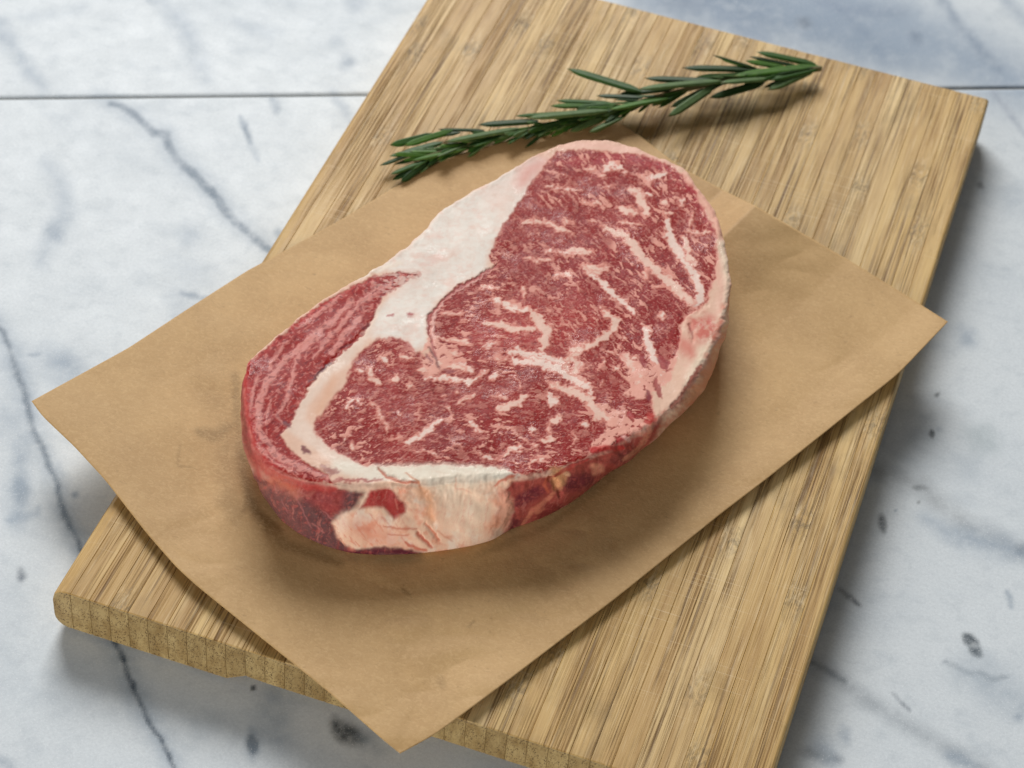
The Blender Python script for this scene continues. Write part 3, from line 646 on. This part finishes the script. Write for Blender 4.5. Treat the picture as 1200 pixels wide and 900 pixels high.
for pts, w_ in [([(190,62),(220,80)], 28), ([(265,55),(275,120),(325,138)], 38), ([(395,122),(445,112)], 42), ([(125,300),(150,260),(175,245),(218,262)], 28), ([(268,265),(312,285),(330,350),(380,395)], 24), ([(372,400),(375,425)], 22), ([(480,492),(560,462),(615,410),(680,360)], 46), ([(775,262),(820,235),(875,212)], 28),
    ([(735,300),(745,320)], 36), ([(830,345),(870,390),(920,435)], 30), ([(1005,300),(1070,285),(1130,262),(1190,225)], 48), ([(985,212),(1070,235)], 16), ([(520,545),(600,545),(700,578)], 14), ([(740,490),(812,528)], 16), ([(780,430),(820,438)], 24), ([(445,320)], 24), ([(375,325)], 20), ([(560,300),(560,350)], 14),
    ([(110,470),(150,445)], 20), ([(160,500),(170,535)], 30), ([(1050,570),(1110,530),(1170,525)], 32), ([(900,560),(980,590),(1060,592)], 18), ([(380,472),(465,465)], 14), ([(1030,390)], 24), ([(590,115),(700,108),(780,115),(850,145),(940,90)], 34), ([(555,60),(640,70)], 40), ([(640,20),(760,50),(830,62)], 44),
    ([(970,118),(1030,92)], 26), ([(772,195)], 26), ([(480,165),(520,158)], 26), ([(1110,110),(1145,140),(1145,180)], 12), ([(650,265)], 16), ([(690,220),(720,205)], 14), ([(320,-10),(370,5)], 36), ([(445,-10),(520,0)], 30), ([(1010,0),(1070,5)], 26)]: st(Gc, pts, w_)
for pts, w_ in [([(200,200),(240,245)], 56), ([(225,150),(330,180),(420,225),(465,300),(540,350)], 58), ([(200,130),(250,180)], 24), ([(0,15),(130,20),(250,60),(330,110),(400,150),(430,190)], 54), ([(215,340),(265,320)], 46), ([(188,360),(195,400),(225,410)], 18), ([(105,385)], 42), ([(165,450),(225,435)], 38),
    ([(335,405),(355,430),(330,462)], 14), ([(370,358),(410,368)], 26), ([(110,552),(170,548)], 40), ([(115,475)], 32), ([(0,490),(65,485)], 36), ([(40,430),(85,445)], 14), ([(0,660),(40,650)], 20), ([(370,20),(370,60)], 24), ([(560,40),(575,60)], 30), ([(470,60),(500,30),(490,0)], 12), ([(480,150),(500,110)], 12), ([(150,635),(170,620)], 30)]: st(Hc, pts, w_)
NEARM = np.zeros(px.size)
for pts, w_ in ST: NEARM = np.maximum(NEARM, K.mask(pts, w_, 26, False))
fl = np.maximum(mixf(401, 1.05, .19, .28), mixf(501, 2.0, .19, .26)); dens_ = .35+.65*sm(-.15, .2, fbm(px/40, py/40, 77, 2))
fl = fl*dens_*meye
K.tint(fl*.90, (238, 168, 150)); K.fat += (1-K.fat)*fl*.8
vf = sm(.2, .5, fbm(px/4.1+nx*.5, py/3.1+ny*.5, 601, 2))*meye*(1-fl); K.tint(vf*.25, (206, 104, 94))
rg = 1-np.abs(fbm(px/8+.8*nx, py/5.0+.8*ny, 611, 3))*5; rg = sm(.35, .9, rg)*sm(-.05, .25, fbm(px/16, py/14, 612, 2)+.1*NEARM)*meye; K.tint(rg*.5, (226, 150, 136)); K.fat += (1-K.fat)*rg*.4
sp_ = sm(.30, .40, fbm(px/2.6, py/2.2, 615, 2)+.12*NEARM)*meye; K.tint(sp_*.35, (232, 170, 156))
dk = sm(.15, .45, fbm(px/6, py/4, 651, 3))*meye*(1-fl); K.tint(dk*.45, (104, 18, 22))
EN = 3.6*fbm(px/8+nx, py/6, 1001, 4)+.7*gn(px/3.6, py/3.0, 1011)
sid = np.full(px.size, -1); smax = np.zeros(px.size)
eye_fat = ST+[]
for k, (pts, w_) in enumerate(ST):
    m_ = np.zeros(px.size); ii = K.region(pts, w_+10)
    sd_ = sdf_stroke(K.x[ii], K.y[ii], pts, w_*1.0)+EN[ii]*min(1.5, .55+w_/8)
    m_[ii] = 1-sm(-1.7, 1.9, sd_); m_ = m_*np.clip(meye*1.2, 0, 1)
    core_ = np.zeros(px.size); core_[ii] = sm(.2, 3.4, -sd_)
    tone = lin((228, 148, 132))[None, :]*(1-core_[:, None])+lin((244, 206, 188) if k % 3 else (247, 220, 206))[None, :]*core_[:, None]
    K.c += (tone-K.c)*(m_*.93)[:, None]; K.fat += (1-K.fat)*m_
    sel = (m_ > .5) & (m_ > smax); sid[sel] = k; smax[sel] = m_[sel]
for pg in [cv(Hc, [(450,240),(520,325),(505,400),(440,440),(410,530),(470,500),(560,475),(560,420),(640,400),(700,425),(770,350),(700,330),(640,315),(600,285),(540,262)]),
           cv(Hc, [(640,30),(605,100),(650,150),(600,195),(700,225),(770,180),(860,120),(900,-20),(720,60),(690,-10)]),
           cv(Ec, [(95,480),(135,590),(200,640),(260,720),(190,800),(60,850),(20,700),(70,560)])]:
    K.lay(pg, (238, 172, 154), soft=3, amt=.95, fat=1, mod=1-.85*sm(.16, .30, fbm(px/8+nx, py/6+ny, 1021, 3)))
    sel = K.mask(pg, None, 3, True) > .5; meye = np.where(sel, meye*.2, meye); sid[sel] = -1
for pts, w_, col in [(cv(Hc, [(690,-10),(720,35)]), 6, (158,54,60)), (cv(Hc, [(800,-10),(835,50)]), 9, (166,66,70)), (cv(Hc, [(775,115),(785,160),(808,205)]), 7, (168,74,72)), (cv(Hc, [(735,180),(738,225)]), 7, (140,62,70)),
                     (cv(Hc, [(740,300),(770,340),(730,350)]), 8, (196,64,58)), (cv(Hc, [(580,440),(600,470),(640,480),(655,450)]), 11, (176,56,60)), (cv(Hc, [(620,300),(650,310)]), 8, (182,66,66)), (cv(Hc, [(1020,40),(980,120),(930,210),(860,260)]), 8, (160,86,74)), (cv(Hc, [(430,500),(520,500),(600,480)]), 7, (190,58,58)),
                     (cv(Ec, [(75,640),(120,710),(150,800)]), 3.5, (120,70,70)), (cv(Ec, [(60,690),(100,760)]), 3, (150,80,84)), (cv(Ec, [(180,800),(260,820)]), 3, (160,90,92))]:
    K.lay(pts, col, w_, 3, .85, fat=.1)
# arc seam left of the eye
K.lay(cv(Ec, [(520,90),(400,170),(300,225),(190,300),(125,385),(100,470),(112,580)]), (240, 186, 174), 4, 3, .9, fat=1)
K.lay(cv(Ec, [(560,60),(460,125),(300,215),(170,310),(80,420),(72,500),(95,600),(120,700)]), (170, 84, 84), 3.6, 2.6, .85, fat=.3)
K.lay([(765,500),(800,472),(824,438),(838,405),(850,360)], (224, 134, 112), 12, 10, .85, mod=np.clip(.45+2.2*fbm(px/12, py/10, 271, 3), 0, 1))
K.lay([(735,518),(770,500),(800,478)], (196, 72, 62), 7, 6, .7, mod=np.clip(.5+2.5*fbm(px/9, py/7, 273, 3), 0, 1))
rimn = np.clip(.75+1.6*fbm(px/9, py/7, 281, 3), 0, 1)
K.lay([(600,560),(622,560),(643,556),(668,549),(691,541),(708,533)], (172, 52, 48), 11, 4, .95, mod=rimn, fat=.2)
K.lay([(708,533),(725,526),(742,517),(757,508),(770,499)], (196, 84, 72), 9, 5, .85, mod=rimn, fat=.4)
K.lay([(770,499),(785,486),(800,470)], (206, 106, 88), 7, 6, .7, mod=rimn)
for q_, w_ in [([(640,556),(652,553)], 7), ([(676,546),(684,543)], 6), ([(722,527),(734,521)], 6), ([(610,560),(618,560)], 6)]: K.lay(q_, (236, 180, 158), w_, 3, .85, fat=.9)
# --- wall
front = sm(0, .5, r-R1)*1
soft_warp(True)
mw = sm(R1+.012, R1+.05, r)
# unseen back wall: fat with pink streaks, the front gets its own pattern
K.tint(mw, (238, 204, 178))
rw = mw*sm(690, 740, px)*np.clip(.55+1.6*fbm(px/14, py/12, 803, 3), 0, 1); K.tint(rw*.75, (216, 120, 96))
bk = mw*sm(.1, .4, fbm(px/30, py/12, 801, 3)); K.tint(bk*.5, (226, 160, 140))
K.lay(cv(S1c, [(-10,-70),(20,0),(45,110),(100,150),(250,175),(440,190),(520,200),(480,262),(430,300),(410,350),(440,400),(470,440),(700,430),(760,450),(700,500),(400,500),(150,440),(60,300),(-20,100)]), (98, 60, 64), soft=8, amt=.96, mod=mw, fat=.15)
K.lay([(283,430),(285,470),(289,505),(297,532),(314,552),(345,567),(392,574)], (186, 70, 66), 13, 6, .9, fat=.3)
K.lay([(286,455),(291,500),(299,528),(316,547),(346,562),(394,569)], (226, 140, 126), 4, 4, .6, mod=np.clip(.5+2*fbm(px/9, py/9, 295, 3), 0, 1))
K.lay([(806,470),(826,448),(840,415)], (226, 160, 124), 13, 12, .8)
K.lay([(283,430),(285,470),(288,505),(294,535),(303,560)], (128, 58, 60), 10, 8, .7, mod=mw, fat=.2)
K.lay(cv(S1c, [(60,60),(100,140),(250,170),(440,200),(430,280),(380,300),(330,270),(250,215),(160,190),(70,130)]), (168, 62, 60), soft=14, amt=.7, fat=.1)
K.lay(cv(S1c, [(20,20),(45,70),(90,130),(200,165),(330,185)]), (190, 72, 66), 7, 8, .5)
K.lay(cv(S1c, [(130,150),(210,185),(240,215)]), (206, 120, 92), 11, 16, .7)
K.lay(cv(S1c, [(150,200),(200,300),(260,380)]), (142, 92, 88), 18, 24, .5, mod=mw)
for q_ in [[(235,220),(262,270),(285,330),(300,350)], [(335,270),(370,300),(430,345)], [(180,230),(200,290)], [(300,330),(350,370)], [(120,300),(160,340)]]:
    K.lay(cv(S1c, q_), (176, 110, 108), 1.6, 2, .7, mod=mw)
CRM = cv(S1c, [(385,330),(430,290),(560,258),(640,310),(700,292),(700,250),(640,190),(560,180),(560,160),(740,130),(900,120),(1140,120),(1130,180),(1120,280),(1050,380),(960,420),(850,450),(760,445),(690,432),(560,425),(470,440),(410,390)])
K.lay(CRM, (252, 208, 178), soft=7, amt=.97, fat=1, mod=np.maximum(mw, sm(560, 566, py)))
crm_m = K.mask(CRM, None, 8, True)*mw
K.tint(crm_m*sm(.0, .4, fbm(px/22, py/16, 805, 4))*.6, (238, 150, 118)); K.tint(crm_m*sm(.02, .4, -fbm(px/18, py/22, 807, 4))*.6, (255, 240, 222))
an2 = math.radians(55); u2 = px*math.cos(an2)+py*math.sin(an2); v2_ = -px*math.sin(an2)+py*math.cos(an2)
K.tint(crm_m*sm(.15, .4, fbm(u2/22, v2_/4, 809, 3))*sm(500, 470, px)*.55, (226, 112, 88))
K.lay(cv(S1c, [(560,90),(850,85),(1110,105),(1090,150),(950,180),(850,210),(760,180),(700,150),(600,140)]), (248, 236, 216), soft=12, amt=.9)  # white fat along the front rim, its highlight painted into the colour
K.lay(cv(S1c, [(850,200),(960,260),(940,350)]), (255, 228, 200), 50, 40, .75)
K.lay(cv(S1c, [(755,175),(785,230),(800,310)]), (232, 158, 108), 14, 18, .65); K.lay(cv(S1c, [(1060,215),(1090,270),(1040,350)]), (230, 142, 108), 12, 16, .6)
K.lay(cv(S1c, [(480,330),(560,370),(650,400)]), (230, 142, 116), 20, 30, .6); K.lay(cv(S1c, [(440,300),(420,350)]), (252, 222, 200), 16, 16, .7)
for q_, w_, col in [([(738,365),(770,395),(800,430)], 4, (196,74,54)), ([(690,405),(740,432),(775,440)], 4, (200,84,60)), ([(770,330),(800,360),(830,400)], 3, (214,110,80)), ([(600,340),(680,345),(740,350)], 2, (206,110,88)), ([(620,370),(700,372)], 2, (206,110,88)),
                    ([(575,98),(610,135),(690,158),(740,160)], 3.5, (208,100,72)), ([(690,120),(740,155),(755,180)], 2.5, (220,140,100)), ([(1140,130),(1090,150),(1060,170)], 3, (214,110,84)), ([(900,140),(900,180),(960,200)], 2, (234,186,160)), ([(820,360),(880,400)], 2, (222,150,120))]:
    K.lay(cv(S1c, q_), col, w_, 2.5, .8)
K.lay(cv(S1c, [(545,195),(620,182),(690,240),(692,280),(640,312),(600,265),(560,260),(500,268),(520,240)]), (168, 42, 44), soft=6, amt=.95, fat=0)
K.lay(cv(S1c, [(650,215),(660,270)]), (214, 128, 112), 2, 2, .8); K.lay(cv(S1c, [(540,205),(600,220)]), (190, 56, 54), 7, 8, .5)
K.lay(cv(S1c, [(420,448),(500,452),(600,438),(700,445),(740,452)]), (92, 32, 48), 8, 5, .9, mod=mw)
K.lay(cv(S1c, [(450,432),(480,440)]), (200, 100, 86), 4, 4, .7)
K.lay(cv(S1c, [(80,175),(190,200),(300,215)]), (206, 130, 112), 8, 14, .5, mod=np.clip(.5+2*fbm(px/12, py/8, 291, 3), 0, 1))
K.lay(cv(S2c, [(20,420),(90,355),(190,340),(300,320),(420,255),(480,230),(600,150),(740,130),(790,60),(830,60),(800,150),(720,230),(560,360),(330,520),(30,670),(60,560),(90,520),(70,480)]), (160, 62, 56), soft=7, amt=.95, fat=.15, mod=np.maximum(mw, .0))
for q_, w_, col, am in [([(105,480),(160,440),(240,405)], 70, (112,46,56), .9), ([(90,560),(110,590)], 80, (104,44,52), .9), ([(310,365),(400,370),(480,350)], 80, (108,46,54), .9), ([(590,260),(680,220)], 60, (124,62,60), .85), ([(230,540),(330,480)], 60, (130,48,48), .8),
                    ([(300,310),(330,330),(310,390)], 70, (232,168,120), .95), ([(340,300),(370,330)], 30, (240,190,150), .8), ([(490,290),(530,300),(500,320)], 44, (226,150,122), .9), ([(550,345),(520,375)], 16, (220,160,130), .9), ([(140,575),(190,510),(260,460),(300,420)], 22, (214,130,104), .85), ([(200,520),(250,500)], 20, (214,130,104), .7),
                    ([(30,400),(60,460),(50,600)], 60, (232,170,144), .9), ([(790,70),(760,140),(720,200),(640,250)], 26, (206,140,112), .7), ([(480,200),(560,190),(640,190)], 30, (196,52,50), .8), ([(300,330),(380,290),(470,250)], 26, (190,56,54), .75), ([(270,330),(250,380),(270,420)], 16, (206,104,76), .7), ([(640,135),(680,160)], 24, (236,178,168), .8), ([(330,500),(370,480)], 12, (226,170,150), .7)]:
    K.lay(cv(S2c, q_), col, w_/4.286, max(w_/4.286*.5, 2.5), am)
soft_warp(False)
arc = t*90.; dep = s*9.
fb1 = 1-np.abs(fbm(arc/2.2+.5*nx, dep/5.+.3*ny, 841, 3))*7; fb1 = sm(.45, .95, fb1)*sm(-.05, .2, fbm(arc/5, dep/4, 842, 2))*mw
K.tint(fb1*(1-K.fat)*.6, (196, 122, 112)); K.tint(fb1*K.fat*.26, (226, 134, 108))
fb2 = sm(.1, .4, fbm(arc/1.1+.4*nx, dep/6., 851, 3))*mw; K.tint(fb2*(1-K.fat)*.3, (160, 58, 54)); K.tint(fb2*K.fat*.14, (236, 168, 136))
mo = sm(.15, .45, fbm(px/7, py/5, 821, 3))*mw*(1-K.fat)*.5; K.tint(mo, (196, 96, 88))
mo = sm(.2, .5, fbm(px/9, py/9, 831, 3))*mw*K.fat*.35; K.tint(mo*.6, (232, 158, 128))
# --- relief
h = .00020*(K.fat-.5)*(1-mw)+.00006*fbm(px/7, py/6, 901, 3)+.0007*fbm(px/55, py/55, 911, 2)*(1-mw)
hw = .0014*fbm(px/42, py/30, 921, 2)+.0002*fbm(px/14, py/11, 931, 2)
for q_, w_, dpt in [(cv(S1c, [(755,180),(790,250),(800,330)]), 10, .0006), (cv(S1c, [(738,360),(800,430)]), 4, .0007), (cv(S1c, [(770,330),(830,400)]), 4, .0006), (cv(S1c, [(1065,200),(1100,270),(1060,360)]), 9, .0005), (cv(S1c, [(575,98),(610,135),(700,158)]), 4, .0007),
                    (cv(S1c, [(320,270),(380,330),(430,430)]), 7, .0009), (cv(S1c, [(60,160),(200,190),(400,225)]), 9, .0006), (cv(S2c, [(70,400),(90,520),(20,640)]), 7, .0006), (cv(S2c, [(280,330),(330,430)]), 6, .0009), (cv(Ec, [(560,60),(300,215),(170,310),(80,420),(95,600)]), 3.5, .0005),
                    (cv(Cc, [(850,340),(790,440),(600,600),(440,800)]), 4, .0005), (cv(Fc, [(840,490),(850,600)]), 5, .0005), (cv(Fc, [(960,340),(800,400),(740,560)]), 6, .0003)]:
    hw = hw-dpt*K.mask(q_, w_, w_*.9, False); h = h-dpt*.8*K.mask(q_, w_, w_*.9, False)*(1-mw)
hw += .0007*K.mask(CRM, None, 12, True)
foot = 1-sm(.9, 1, r)
rimw = sm(R1-.03, R1+.01, r)*(1-sm(R1+.06, R1+.12, r)); hrim = .0007*fbm(px/16, py/16, 941, 3)+.0001*fbm(px/8, py/8, 943, 2)
outx = np.cos(t); outy = np.sin(t)
disp = hw*mw*foot+hrim*rimw
x = x+outx*disp; y = y+outy*disp; z = z+h*(1-mw)+disp*.15+hrim*rimw*.6
z -= .0018*(1-sm(0, .055, np.hypot(px-330, py-520)/1000))*0
z = np.maximum(z, BT+.0009)
verts = np.stack([x, y, z], 1); org = np.array([cx, cy, Z0])
idx = np.arange(NG*NG).reshape(NG, NG)
faces = np.stack([idx[:-1, :-1], idx[1:, :-1], idx[1:, 1:], idx[:-1, 1:]], -1).reshape(-1, 4)
whole = new_mesh('whole', verts-org, faces)
nrm = np.zeros(len(verts)*3, np.float32)
whole.vertices.foreach_get('normal', nrm) if False else None
whole.vertex_normals.foreach_get('vector', nrm); nrm = nrm.reshape(-1, 3)
bpy.data.meshes.remove(whole)
steak = empty('raw_steak', 'thick raw marbled ribeye steak with a white fat cap on brown paper', 'steak', org)
def face_min(a_): return a_[faces].mean(1)
zone = np.zeros(len(faces), int)                       # 0 fat, 1 cap muscle, 2 eye muscle, 3 cut side
fe = face_min(meye); fc = face_min(mcap); fw = face_min(mw)
zone[fc > .5] = 1; zone[fe > .5] = 2
sidef = sid[faces].max(1)
zone[(fw > .6)] = 3
def part(name, sel, parent, label=None):
    f = faces[sel]
    if len(f) == 0: return None
    used, inv = np.unique(f, return_inverse=True); f = inv.reshape(-1, 4)
    me = new_mesh(name, (verts-org)[used], f, [M['meat']])
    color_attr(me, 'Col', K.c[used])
    at = me.attributes.new('fat', 'FLOAT', 'POINT'); at.data.foreach_set('value', np.clip(K.fat[used], 0, 1).astype(np.float32))
    me.normals_split_custom_set_from_vertices(nrm[used])
    o = link(name, me, parent)
    if label: o['label'] = label
    return o
part('fat_cap', zone == 0, steak, 'white and cream fat along the upper edge of the steak')
part('cap_muscle', zone == 1, steak, 'streaky pink outer muscle at the left end')
part('cut_side', zone == 3, steak, 'dark red and cream side wall of the steak')
streak_sel = (zone == 2) & (sidef >= 0) & (face_min(np.where(sid >= 0, 1., 0.)) > .6)
eye = part('eye_muscle', (zone == 2) & ~streak_sel, steak, 'large dark red muscle full of marbling')
for k in range(len(ST)):
    sel = streak_sel & (sidef == k)
    if sel.sum() > 12: part('marbling_streak', sel, eye)
    elif sel.sum(): part('marbling_streak', sel, eye)

# ------------------------------------------------------------------ rosemary
sprig = empty('rosemary_sprig', 'green rosemary sprig lying across the top of the board above the steak', 'herb', (*[float(q) for q in P(720, 125, BT)], BT))
SO = np.array(sprig.location)
stem_px = [(962,80),(930,84),(898,88),(868,92),(842,96),(800,106),(770,113),(740,123),(700,133),(660,142),(615,154),(570,163),(530,174),(495,185)]
stem_z = [.0070,.0085,.0100,.0110,.0115,.0112,.0105,.0096,.0085,.0072,.0062,.0055,.0052,.0050]
def stem_pt(s_):
    k = np.linspace(0, 1, len(stem_px)); qx = np.interp(s_, k, [p[0] for p in stem_px]); qy = np.interp(s_, k, [p[1] for p in stem_px]); qz = np.interp(s_, k, stem_z)
    X, Y = P(qx, qy, BT+qz); return Vector((float(X), float(Y), BT+float(qz)))
def z_at(xp): return float(np.interp(-xp, [-p[0] for p in stem_px], stem_z))
def tube(name, pts, rads, mat, parent, ns=8):
    vs = []; fs_ = []
    for i, p in enumerate(pts):
        d_ = (pts[min(i+1, len(pts)-1)]-pts[max(i-1, 0)]).normalized(); a_ = d_.orthogonal().normalized(); b_ = d_.cross(a_)
        for j in range(ns):
            an_ = 2*math.pi*j/ns; vs.append(p+a_*rads[i]*math.cos(an_)+b_*rads[i]*math.sin(an_))
    for i in range(len(pts)-1):
        for j in range(ns): fs_.append((i*ns+j, i*ns+(j+1) % ns, (i+1)*ns+(j+1) % ns, (i+1)*ns+j))
    me = new_mesh(name, np.array([list(v_) for v_ in vs])-SO, fs_, [mat]); return link(name, me, parent)
sp = [stem_pt(k/26) for k in range(27)]
for k, p in enumerate(sp): p += Vector((random.uniform(-1, 1), random.uniform(-1, 1), random.uniform(-1, 1)))*.0002
tube('stem', sp, [.0015-.0009*k/26 for k in range(27)], M['stem'], sprig)
def leaf(base, tip, w, tone, bend=0., roll=0.):
    """narrow rosemary needle: rolled-under margins, a furrow on top, pale underside"""
    base = Vector(base); tip = Vector(tip); d_ = tip-base; L = d_.length; d_.normalize()
    up = Vector((0, 0, 1)); side = d_.cross(up).normalized(); up = side.cross(d_).normalized()
    side, up = side*math.cos(roll)+up*math.sin(roll), up*math.cos(roll)-side*math.sin(roll)
    n = 12
    sec = [(-1, -.16), (-.82, .10), (-.42, .20), (0, .06), (.42, .20), (.82, .10), (1, -.16), (.55, -.30), (0, -.20), (-.55, -.30)]
    vs = []; cs = []
    dark = lin(tone); pale = lin((104, 124, 78))
    for i in range(n+1):
        s_ = i/n; prof = (min(1, .30+s_*5)*(1-max(0, (s_-.72)/.28)**2.2)); prof = max(prof, .06)
        off = up*(bend*L*(s_*s_-s_)*-1.)
        c0 = base+d_*(L*s_)+off
        for (a_, b_) in sec:
            vs.append(c0+side*(a_*w/2*prof)+up*(b_*w/2*prof*1.5))
            top_ = b_ > 0
            cc = dark*(.85+.3*s_) if top_ else dark*.55+pale*.45
            if abs(a_) < .1 and top_: cc = dark*.7+pale*.25
            if s_ > .97: cc = lin((112, 88, 50))*.6+dark*.4
            cs.append(cc)
    m_ = len(sec); fs_ = [(i*m_+j, i*m_+(j+1) % m_, (i+1)*m_+(j+1) % m_, (i+1)*m_+j) for i in range(n) for j in range(m_)]
    fs_ += [(n*m_+j, n*m_+(j+1), n*m_+m_-2-j, n*m_+m_-1-j) for j in range(0, m_//2-1)]
    me = new_mesh('leaf', np.array([list(v_) for v_ in vs])-SO, fs_, [M['leaf']]); color_attr(me, 'Col', np.array(cs))
    return link('leaf', me, sprig)
DG = (30, 60, 17); MG = (50, 90, 26); GG = (86, 112, 62); LG = (76, 118, 38)
r1 = (430, 50, 4.286); r2 = (690, 30, 4.138)
LV = [(r1,(115,515),(340,460),34,MG,.0),(r1,(185,518),(430,440),30,LG,.001),(r1,(355,435),(590,440),26,DG,-.001),(r1,(65,617),(250,545),28,DG,0),(r1,(112,570),(340,520),30,MG,.001),(r1,(135,612),(400,530),30,DG,-.001),
      (r1,(222,592),(500,530),30,LG,.001),(r1,(118,662),(300,590),28,MG,-.001),(r1,(128,690),(290,600),30,DG,-.002),(r1,(170,702),(310,590),30,DG,-.002),(r1,(390,498),(760,430),44,GG,.003),(r1,(560,412),(860,392),42,DG,.001),
      (r1,(745,368),(1010,350),34,MG,.001),(r1,(805,378),(1210,340),50,GG,.004),(r1,(790,467),(1000,405),36,DG,-.001),(r1,(920,318),(1205,318),26,LG,.001),(r1,(950,290),(1240,305),36,MG,.002),(r1,(1018,447),(1180,380),28,GG,-.002),
      (r1,(1120,452),(1270,375),26,GG,-.002),(r1,(440,545),(600,480),26,DG,-.002),(r1,(500,520),(700,455),30,DG,0),(r1,(600,500),(820,430),28,DG,-.002),(r1,(230,480),(470,450),28,DG,0),(r1,(160,560),(380,500),30,MG,0),
      (r1,(860,430),(1080,380),34,DG,0),(r1,(200,640),(360,560),26,DG,-.002),
      (r2,(-104,208),(255,318),38,MG,.003),(r2,(38,340),(260,350),26,DG,-.001),(r2,(100,408),(385,352),42,LG,.002),(r2,(-60,405),(120,395),46,MG,.001),(r2,(0,517),(170,440),28,GG,-.002),(r2,(0,380),(180,400),30,LG,.001),
      (r2,(270,255),(630,270),38,DG,.001),(r2,(238,308),(645,268),46,GG,.004),(r2,(398,395),(570,305),26,DG,-.001),(r2,(385,442),(610,290),34,GG,0),(r2,(452,205),(840,215),42,DG,.001),(r2,(600,142),(810,205),24,DG,.003),(r2,(640,160),(760,200),18,LG,.002),
      (r2,(585,350),(850,275),34,DG,-.002),(r2,(640,275),(880,255),36,GG,.003),(r2,(868,312),(1100,205),38,GG,-.001),(r2,(778,150),(1010,195),30,DG,0),(r2,(815,127),(1100,187),38,MG,.001),(r2,(850,300),(1080,225),30,DG,-.003),
      (r2,(700,245),(1110,195),42,LG,.002),(r2,(860,265),(1130,200),32,MG,.001),(r2,(520,250),(800,240),34,MG,0),(r2,(760,170),(960,205),26,LG,.002),(r2,(150,330),(420,300),34,DG,-.001),(r2,(880,240),(1120,198),26,DG,.001)]
for (o_, tp, bs, w_, tone, dz) in LV:
    (tx, ty), (bx_, by_) = cv(o_, [tp, bs]); zb = z_at(bx_)+.3*dz; zt = max(z_at(tx)+dz+random.uniform(-.0006, .0006), .0022)
    X, Y = P(bx_, by_, BT+zb); X2, Y2 = P(tx, ty, BT+zt)
    leaf((float(X), float(Y), BT+zb), (float(X2), float(Y2), BT+zt), w_/o_[2]*.36e-3*1.42, tone, random.uniform(-.02, .06), random.uniform(-.45, .45))
# leaves on the far and under side of the stem
for k in range(150):
    s_ = (.03+.95*k/150)**.8 if k % 3 else .45+.52*k/150; b_ = stem_pt(s_); f_ = (stem_pt(min(1, s_+.05))-stem_pt(max(0, s_-.05))).normalized()
    sd = f_.cross(Vector((0, 0, 1))).normalized(); q = random.choice((-1, 1)); L = random.uniform(.011, .021)
    tip = b_+f_*L*.93+sd*q*L*random.uniform(.05, .42)+Vector((0, 0, random.uniform(-.004, .003)))
    tip.z = max(tip.z, BT+.0016)
    leaf(b_, tip, random.uniform(.0017, .0026), random.choice((DG, MG, MG, LG, GG)), random.uniform(-.03, .05), random.uniform(-.8, .8))
